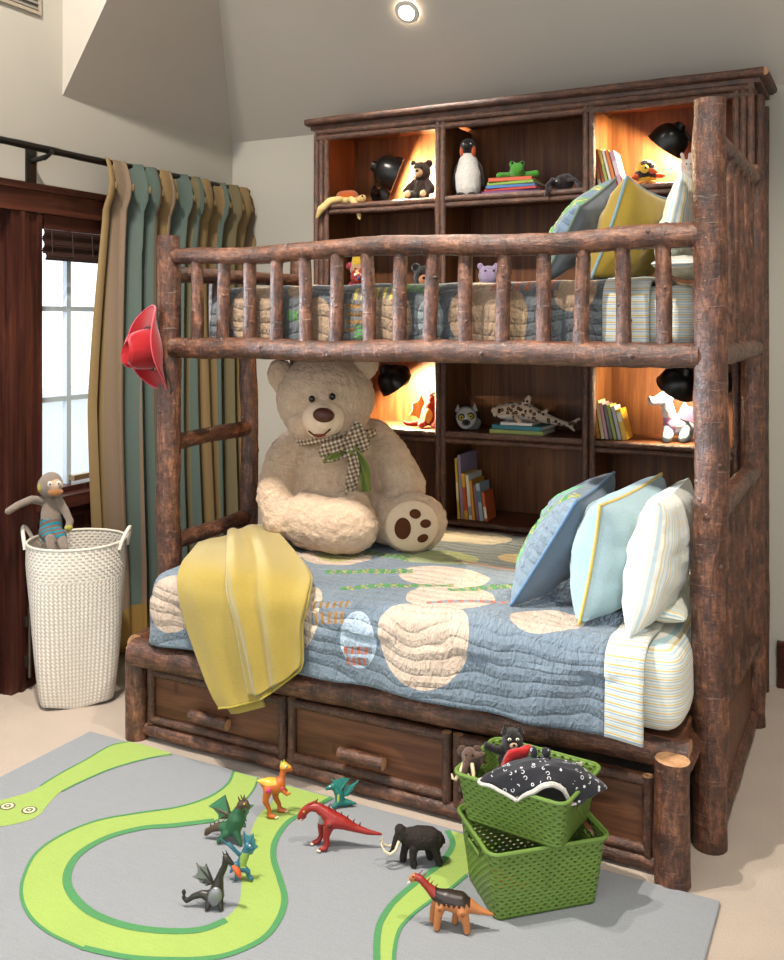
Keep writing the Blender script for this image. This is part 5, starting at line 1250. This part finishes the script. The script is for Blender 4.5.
balls('neck_patch', r, plush('C8501E'), k, [((5.8, -3, 46.5), (2.6, 4, 6)), ((-5.8, -3, 46.5), (2.6, 4, 6))]); balls('eye', r, EYEW, k, [((3.6, -7.6, 53.5), .8), ((-3.6, -7.6, 53.5), .8)])

def bear(label, loc, k, fur, muz, rz, pads=True):
    r = thing('plush_bear', label, 'plush toy', loc, rz); F_ = plush(fur)
    toy_body('body', r, k, [[(0, 0, 9, 9), (0, 0, 17, 8)], [(0, -1, 29, 10)], [(-7, -2, 18, 4.4), (-13, -6, 11, 4.2)], [(7, -2, 18, 4.4), (13, -6, 11, 4.2)], [(-5, -4, 5, 4.8), (-8, -14, 5, 4.8)], [(5, -4, 5, 4.8), (8, -14, 5, 4.8)], [(-8, 0, 37, 3.6), (-8, 0, 37.5, 3.6)], [(8, 0, 37, 3.6), (8, 0, 37.5, 3.6)]], [F_], vox=.005, disp=curly(.0022, 90, 200))
    balls('muzzle', r, plush(muz), k, [((0, -9.5, 27), (5, 4, 4.4))]); balls('nose', r, EYEB, k, [((0, -13.4, 28.5), (1.8, 1, 1.3))]); balls('eye', r, EYEB, k, [((-3.6, -10, 32), 1), ((3.6, -10, 32), 1)])
    if pads: balls('paw_pad', r, plush(muz), k, [((-8, -18, 5.4), (3.2, 1.4, 3.2)), ((8, -18, 5.4), (3.2, 1.4, 3.2))])
    return r
bear('dark brown plush bear with tan muzzle lit by lamp, top left bay', (-2.005, 4.19, ZS[3]), .0050, '33251C', 'C8A67A', CY-.35)
bear('black plush bear with orange muzzle on shelf behind the guard rail', (-1.985, 4.20, ZS[2]), .0062, '161210', 'B4764A', CY-.1, False)

# frog on the stack of books
k = .0046; GF = plush('4C9A34'); GF2 = plush('6C9A4A')
r = thing('plush_frog', 'bright green plush frog lying on the stack of books', 'plush toy', (-1.505, 4.18, z1+.001), CY-.1)
toy_body('body', r, k, [[(0, -2, 7, 7.5), (0, -4, 9, 7)], [(0, 6, 5, 5), (0, 8, 5, 5)], [(-5, -4, 14, 3), (-5, -4, 15, 3)], [(5, -4, 14, 3), (5, -4, 15, 3)], [(-7, 2, 4, 3.5), (-14, -2, 4, 3), (-18, -4, 3.5, 3.2)], [(7, 2, 4, 3.5), (14, -2, 5, 3), (19, -3, 5, 3.6)]], [GF], vox=.005, disp=curly(.001, 90, 200))
balls('eye', r, EYEB, k, [((-5, -7.2, 15.5), 1.3), ((5, -7.2, 15.5), 1.3)])
r = thing('plush_frog', 'small green plush frog on the white book, bottom middle bay', 'plush toy', (-1.305, 4.15, z3+.001), CY-.2)
toy_body('body', r, k, [[(0, 0, 8, 8), (0, 0, 9, 8)], [(-4, -3, 15, 2.6), (-4, -3, 16, 2.6)], [(4, -3, 15, 2.6), (4, -3, 16, 2.6)], [(-6, -4, 3, 3), (-8, -8, 2.6, 2.6)], [(6, -4, 3, 3), (8, -8, 2.6, 2.6)]], [GF2], vox=.005)
balls('eye', r, EYEB, k, [((-4, -5.4, 16), 1.2), ((4, -5.4, 16), 1.2)])

# dark beetle plush hanging its legs over the edge
k = .0045; r = thing('plush_spider', 'dark purple plush spider hanging its legs over the top shelf', 'plush toy', (-1.272, 4.13, ZS[3]), CY-.1); SPD = plush('2A1E24')
legs = [[(s_*5, -4, 9, 1.8), (s_*11, -9-i*2, 11-i, 1.6), (s_*(14+i), -13-i*2, 4, 1.5), (s_*(14+i*2), -18-i, -4-i*2, 1.3)] for s_ in (-1, 1) for i in (0, 2)]
toy_body('body', r, k, [[(0, 2, 8.5, 8), (4, 4, 9.5, 8.5)], [(-7, -4, 7, 5), (-8, -5, 7, 5)]] + legs, [SPD], vox=.0045)
balls('eye', r, EYEW, k, [((-9.5, -9.4, 8.5), .9), ((-6.5, -9.4, 8.5), .9)])

# toucan-like bird
k = .0043; r = thing('plush_bird', 'round black plush bird with yellow belly and orange wings, top right bay', 'plush toy', (-.905, 4.16, ZS[3]), CY-.1)
toy_body('body', r, k, [[(0, 0, 12, 11.5), (0, 0, 16, 11)]], [PB, plush('C8A02A')], vox=.005, mifn=lambda c: 1 if (c.z < 8 and c.y < 2) or (c.x < -6 and c.z > 14) else 0, disp=curly(.0015, 90, 200))
balls('face_patch', r, plush('D2B43A'), k, [((-3, -10, 16), (4.6, 2.4, 4.6))]); balls('eye', r, EYEB, k, [((-2.4, -12.4, 16.8), 1.2), ((5.4, -10.8, 19), 1.2)])
m = MB(); m.tube([tuple(q*k for q in p) for p in ((3, -10, 14), (6, -15, 13), (8, -18, 11))], [3*k, 2.4*k, .8*k], 10); m.build('beak', plush('C4561E'), r, world=False)
balls('wing', r, plush('C4561E'), k, [((-11, -4, 9), (4, 4.6, 3)), ((12, -5, 10), (6, 4, 2.6))]); balls('foot', r, plush('C8822A'), k, [((-5, -9, 2.4), (4.4, 4.6, 2.4)), ((5, -9, 2.4), (4.4, 4.6, 2.4))])
r = thing('plush_rabbit', 'small white plush rabbit half hidden behind the right post, top bay', 'plush toy', (-.735, 4.15, ZS[3]), CY)
toy_body('body', r, .0043, [[(0, 0, 8, 8)], [(0, -3, 17, 6)], [(-3, -2, 22, 2), (-4, 0, 29, 2)], [(3, -2, 22, 2), (4, 0, 29, 2)]], [plush('D8CCC4')], vox=.005); balls('eye', r, EYEB, .0043, [((-2.2, -8.4, 18), .8), ((2.2, -8.4, 18), .8)])

# orange plush with long flippers, hanging off the left end
k = .0047; r = thing('plush_turtle', 'orange plush turtle dangling cream flippers over the top left shelf', 'plush toy', (-2.40, 4.125, ZS[3]), CY-.1, scale=1.3)
OR2 = plush('A8521E'); CRM = plush('C8AC6E')
toy_body('shell', r, k, [[(-2, 2, 6, 6), (5, 3, 6, 6.5), (9, 3, 4, 4)]], [OR2], vox=.005, disp=curly(.002, 60, 140))
toy_body('body', r, k, [[(-2, -2, 3.5, 3), (9, -2, 3, 3)], [(-4, -4, 4, 3), (-11, -10, 2, 3), (-18, -12, -5, 3.2), (-21, -12, -11, 1.6)], [(6, -6, 4, 2.6), (9, -11, 1, 2.6), (13, -13, -8, 2.4), (14, -13, -13, 1.4)], [(12, 0, 4, 3.2), (15, -1, 5, 3.4)]], [CRM], vox=.005)
balls('eye', r, EYEB, k, [((15, -4.2, 6.4), .8)])

# behind the guard rail
k = .0050; r = thing('stuffed_doll', 'red patterned stuffed doll on the shelf behind the guard rail', 'plush toy', (-2.345, 4.17, ZS[2]), CY)
def patt():
    t = NT('red_print_cloth'); vo = t.add('ShaderNodeTexVoronoi', {'Vector': t.coord(), 'Scale': 60.0}); cc = t.add('ShaderNodeSeparateColor', {'Color': vo.outputs['Color']}).outputs[0]
    t.color(t.ramp(cc, [(0, '8A2A1E'), (.55, 'B0402A'), (.72, 'C0A070'), (.86, '3A5A8A')], 'CONSTANT')); t.set(Roughness=.9); return t.m
toy_body('body', r, k, [[(0, 0, 9, 10), (0, 0, 24, 9)], [(0, -1, 38, 9)], [(-8, -2, 24, 4), (-14, -7, 14, 4)], [(8, -2, 24, 4), (14, -7, 14, 4)], [(-5, -3, 5, 5), (-7, -14, 5, 5)], [(5, -3, 5, 5), (7, -14, 5, 5)]], [patt()], vox=.006)
balls('eye', r, EYEW, k, [((-3.2, -9.2, 40), 1.6), ((3.2, -9.2, 40), 1.6)]); balls('nose', r, plush('3A5A8A'), k, [((0, -10, 36.5), 1.8)])
k = .0052; r = thing('stuffed_clown', 'tall stuffed clown in yellow hat, left end behind the guard rail', 'plush toy', (-2.425, 4.31, ZS[2]), CY)
toy_body('body', r, k, [[(0, 0, 9, 9), (0, 0, 30, 8)], [(-7, -2, 30, 3.6), (-11, -6, 18, 3.6)], [(7, -2, 30, 3.6), (12, -6, 20, 3.6)], [(-4, -3, 5, 4.6), (-6, -13, 5, 4.6)], [(4, -3, 5, 4.6), (6, -13, 5, 4.6)]], [plush('8E2430')], vox=.006)
toy_body('head', r, k, [[(0, -1, 45, 9)]], [plush('B08A6A')], vox=.006)
m = MB(); m.cone((0, 0, 51*k), (-3*k, 0, 66*k), 8*k, 2*k, 14); m.ball((-3*k, 0, 67*k), 2.6*k); m.build('hat', plush('C8A42A'), r, world=False); balls('hair', r, plush('A83A4A'), k, [((9, 0, 49), 4), ((-9, 0, 49), 4)]); balls('eye', r, EYEB, k, [((-3, -9.6, 46), 1), ((3, -9.6, 46), 1)])
k = .0055; r = thing('plush_whale', 'grey blue plush whale on the shelf behind the guard rail', 'plush toy', (-2.20, 4.22, ZS[2]), CY)
toy_body('body', r, k, [[(-2, 0, 12, 12), (6, 1, 11, 9), (15, 2, 9, 5), (22, 3, 12, 2)], [(22, 3, 12, 2.4), (26, -2, 15, 1.6)], [(22, 3, 12, 2.4), (26, 8, 15, 1.6)], [(-2, -10, 6, 3), (2, -16, 3, 1.6)]], [plush('56626E')], vox=.006); balls('eye', r, EYEB, k, [((-9, -8.8, 13), 1)])
k = .0055; r = thing('plush_hippo', 'lilac headed plush hippo with lime green feet behind the guard rail', 'plush toy', (-1.652, 4.19, ZS[2]), CY)
toy_body('body', r, k, [[(0, 0, 12, 12), (0, 0, 22, 10)], [(0, -3, 33, 9), (0, -7, 31, 8)], [(-7, -1, 41, 2.8), (-7, -1, 42, 2.8)], [(7, -1, 41, 2.8), (7, -1, 42, 2.8)]], [plush('8A7A96')], vox=.006)
balls('foot', r, plush('7CA83A'), k, [((-9, -11, 14), (8, 7, 7.4)), ((9, -11, 14), (8, 7, 7.4))]); balls('eye', r, EYEB, k, [((-3.6, -11.5, 37), 1), ((3.6, -11.5, 37), 1)])

# lower shelves
k = .0047; REDF = plush('9A2A1C'); GOLDF = plush('C89A4A')
r = thing('plush_dragon', 'red plush dragon with golden wings under the lamp behind the teddy', 'plush toy', (-1.965, 4.18, ZS[1]), CY-.15)
toy_body('body', r, k, [[(1, 0, 10, 9), (1, 0, 18, 7), (4, -1, 26, 5)], [(5, -2, 31, 5.6), (5, -7, 29.5, 4)], [(-3, -2, 6, 5), (-12, -5, 4, 3.4), (-21, -7, 3.4, 2), (-24, -7, 6, 1.6)], [(7, -5, 4, 4.4), (9, -11, 3.6, 3.8)], [(-4, -6, 4, 4), (-5, -12, 3.6, 3.6)], [(7, -3, 20, 2.8), (13, -8, 22, 2.4)]], [REDF], vox=.005, disp=curly(.0015, 90, 200))
wing(r, GOLDF, k, [(-3, 2, 18), (-8, 3, 34), (-17, 2, 24), (-20, 0, 12), (-10, 0, 8)], (), th=1.6, ribmat=REDF); wing(r, GOLDF, k, [(6, 4, 18), (12, 5, 30), (18, 4, 22), (17, 4, 13)], (), th=1.6, ribmat=REDF)
balls('belly', r, GOLDF, k, [((1, -6.5, 12), (5, 3.4, 8))]); balls('eye', r, EYEW, k, [((2.4, -7, 33.5), 1.1), ((7.4, -7, 33.5), 1.1)]); spikes('horn', r, GOLDF, k, [(2, 0, 35), (8, 0, 35)], 5, 1.3)
k = .0047; GRYF = plush('8E8A86'); r = thing('plush_lemur', 'grey and white plush lemur head with yellow eyes, lower middle bay', 'plush toy', (-1.752, 4.16, ZS[1]), CY-.1)
toy_body('body', r, k, [[(0, 6, 7, 8), (8, 8, 6, 7)], [(0, 0, 13, 11), (0, -3, 11, 10)]], [GRYF, plush('C8C4BC')], vox=.005, mifn=lambda c: 1 if c.y < -5 else 0, disp=curly(.0015, 90, 200))
spikes('ear', r, plush('B0ACA6'), k, [(-8.5, 1, 19), (8.5, 1, 20)], 7, 3.4, (0, 0, 1)); balls('eye_ring', r, PB, k, [((-4.6, -11, 13.6), (3.8, 2, 3.8)), ((4.6, -11, 15), (3.8, 2, 3.8))])
balls('eye', r, plush('B0A038'), k, [((-4.6, -12.6, 13.6), (2.5, 1.2, 2.5)), ((4.6, -12.6, 15), (2.5, 1.2, 2.5))]); balls('pupil', r, EYEB, k, [((-4.6, -13.7, 13.6), 1), ((4.6, -13.7, 15), 1)]); balls('snout', r, PB, k, [((0, -12.5, 8.6), (4.4, 4, 3.4))])
def leopard():
    t = NT('leopard_print_plush'); v = t.coord(); vo = t.add('ShaderNodeTexVoronoi', {'Vector': v, 'Scale': 44.0, 'Randomness': .8}); d = vo.outputs['Distance']
    n = t.noise(v, 60, 2); d2 = t.math('ADD', d, t.math('MULTIPLY', t.math('SUBTRACT', n, .5), .25))
    t.color(t.ramp(d2, [(0, '7A5638'), (.20, '2A1A12'), (.40, 'BCA690'), (1, 'C8B6A2')], 'CONSTANT')); t.set(Roughness=.95, Sheen_Weight=.2); t.bump(t.noise(v, 160), .6, .004); return t.m
k = .0047; r = thing('plush_shark', 'leopard print plush shark lying on three books, lower middle bay', 'plush toy', (-1.475, 4.17, z2+.001), CY-.38)
LEO = leopard(); WHF = plush('D6CFC6')
toy_body('body', r, k, [[(-28, 0, 9, 4), (-20, 0, 8.5, 7.6), (-8, 0, 9, 9.4), (6, 0, 8, 8.6), (20, 0, 4, 5.6), (34, 2, 0, 3.6), (46, 4, -3, 2.2)], [(2, 0, 15, 5), (7, 0, 23, 2.6)], [(-6, -8, 5, 3.4), (2, -17, 0.5, 2.2)], [(46, 4, -3, 2.4), (55, 5, 3, 1.8)], [(46, 4, -3, 2.2), (50, 5, -8, 1.6)], [(22, 0, 9, 2), (26, 0, 12, 1.6)]], [LEO, WHF], vox=.005, mifn=lambda c: 1 if c.z < 6-abs(c.x+10)*.12 and c.x < 6 and c.y > -10 else 0)
balls('eye', r, EYEB, k, [((-21, -6.8, 11), 1)]); spikes('tooth', r, EYEW, k, [(-29, -1, 6), (-27, -3, 5.5)], 3, 1, (0, 0, -1))
k = .0042; WD = plush('D4CED2'); LIL = plush('A87CA6'); LBL = plush('8CB0C2')
r = thing('plush_dragon', 'white and lilac plush dragon under the dome lamp, right bay', 'plush toy', (-.795, 4.19, ZS[1]), CY-.1)
toy_body('body', r, k, [[(0, 0, 16, 11), (6, 2, 17, 11), (12, 4, 12, 8)], [(-4, -2, 24, 7), (-7, -4, 36, 6.4)], [(-8, -4, 45, 7.4), (-17, -8, 42, 5.4), (-24, -11, 41, 4)], [(-23, -11, 41, 4), (-26, -11, 45, 2)]], [WD, LIL], vox=.005, mifn=lambda c: 1 if c.x < 0 and c.z < 24 and c.y < 0 else 0, disp=curly(.0015, 90, 200))
for c in ((-7, -9, 5), (9, -9, 5), (15, 3, 5)): toy_body('leg', r, k, [[(c[0]+2, c[1]+6, 13, 6), (c[0], c[1], 5.4, 5.4)], [(c[0], c[1], 4.4, 4.6), (c[0]-3, c[1]-5, 4, 4.2)]], [LBL], vox=.005)
wing(r, LIL, k, [(3, -6, 24), (10, -6, 40), (22, -5, 36), (28, -4, 24), (18, -6, 20)], (), th=2.4, ribmat=LBL); spikes('horn', r, LIL, k, [(-6, -1, 51), (-10, -3, 51)], 7, 2, (.4, 0, 1)); balls('eye', r, EYEB, k, [((-14, -13, 46), 1.2)])
SPOTLOC = Vector((-1.972, 3.968, 3.05))
# ------------------------------------------------------------------ light
w = bpy.data.worlds.new('overcast_day'); scene.world = w; w.use_nodes = True
bg = w.node_tree.nodes['Background']; bg.inputs[0].default_value = (.93, .97, 1.0, 1); bg.inputs[1].default_value = WORLD
def spot(name, label, loc, tgt, watt, size, color=(1, .93, .84), fixture=True, soft=.04, blend=.5, nrm=(0, 0, -1)):
    loc, tgt = Vector(loc), Vector(tgt)
    root = thing(name, label, 'light', loc)
    n = Vector(nrm).normalized(); q = n.to_track_quat('Z', 'Y').to_matrix().to_4x4(); M = Matrix.Translation(loc) @ q
    m = MB(); m.lathe([(.036, .004), (.040, .010), (.055, .008), (.060, 0)], M, 28); m.build('trim_ring', plain('D8D2C6', .4), root)
    m = MB(); m.lathe([(0, .002), (.036, .003)], M, 24); e = NT('lit_lens'); e.set(Emission_Strength=40.0); e.b.inputs['Emission Color'].default_value = (1, .85, .65, 1); m.build('lens', e.m, root)
    L = bpy.data.lights.new('beam', 'SPOT'); L.energy = watt; L.color = color; L.spot_size = R(size); L.spot_blend = blend; L.shadow_soft_size = soft
    o = bpy.data.objects.new('beam', L); COL.objects.link(o); o.parent = root; o.matrix_parent_inverse = parent_matrix(root).inverted()
    o.location = loc + n*.03; o.rotation_euler = (loc-tgt).to_track_quat('Z', 'Y').to_euler()
    return root
spot('ceiling_spot', 'small bright recessed ceiling spot above the bookcase', SPOTLOC, (-1.7, 3.3, 1.0), 45, 110, nrm=(0, -math.sin(AB), -math.cos(AB)))
spot('ceiling_spot', 'recessed spot in the flat ceiling in front of the bed', (-1.9, 1.5, ZT), (-1.7, 3.0, .6), 520, 75)
spot('ceiling_spot', 'recessed spot in the flat ceiling right of the bed', (.4, 1.7, ZT), (-.3, 3.0, .3), 340, 75)
spot('ceiling_spot', 'recessed spot in the flat ceiling over the window side', (-2.3, 1.6, ZT), (-3.1, 3.0, 1.0), 340, 90)
# daylight through window and door
def daylight(name, s, z, w_, h_, watt, off=-.20, col=(.86, .93, 1)):
    L = bpy.data.lights.new(name, 'AREA'); L.shape = 'RECTANGLE'; L.size = w_; L.size_y = h_; L.energy = watt; L.color = col
    o = bpy.data.objects.new(name, L); COL.objects.link(o); o.location = LW(s, off, z); o.rotation_euler = (-LN).to_track_quat('Z', 'Y').to_euler()

L = bpy.data.lights.new('low_winter_sun', 'SUN'); L.energy = 6.0; L.angle = R(5); L.color = (.80, .90, 1.0)
o = bpy.data.objects.new('low_winter_sun', L); COL.objects.link(o); o.location = (-6, 1.5, 2.5)
o.rotation_euler = Vector((-.955, -.265, .125)).to_track_quat('Z', 'Y').to_euler()
for o in scene.objects:
    g = {'toy dragon': 'toy creatures on the rug', 'toy dinosaur': 'toy creatures on the rug', 'toy mammoth': 'toy creatures on the rug', 'pillow': 'pillows on the bunk bed', 'light': 'recessed ceiling spots', 'basket': None}.get(o.get('category'))
    if g and 'group' not in o: o['group'] = g
    if o.name.startswith('storage_basket'): o['group'] = 'green woven plastic baskets'
scene.view_settings.view_transform = 'Standard'; scene.view_settings.look = 'None'
scene.view_settings.exposure = .12; scene.view_settings.gamma = 1; scene.view_settings.use_curve_mapping = False
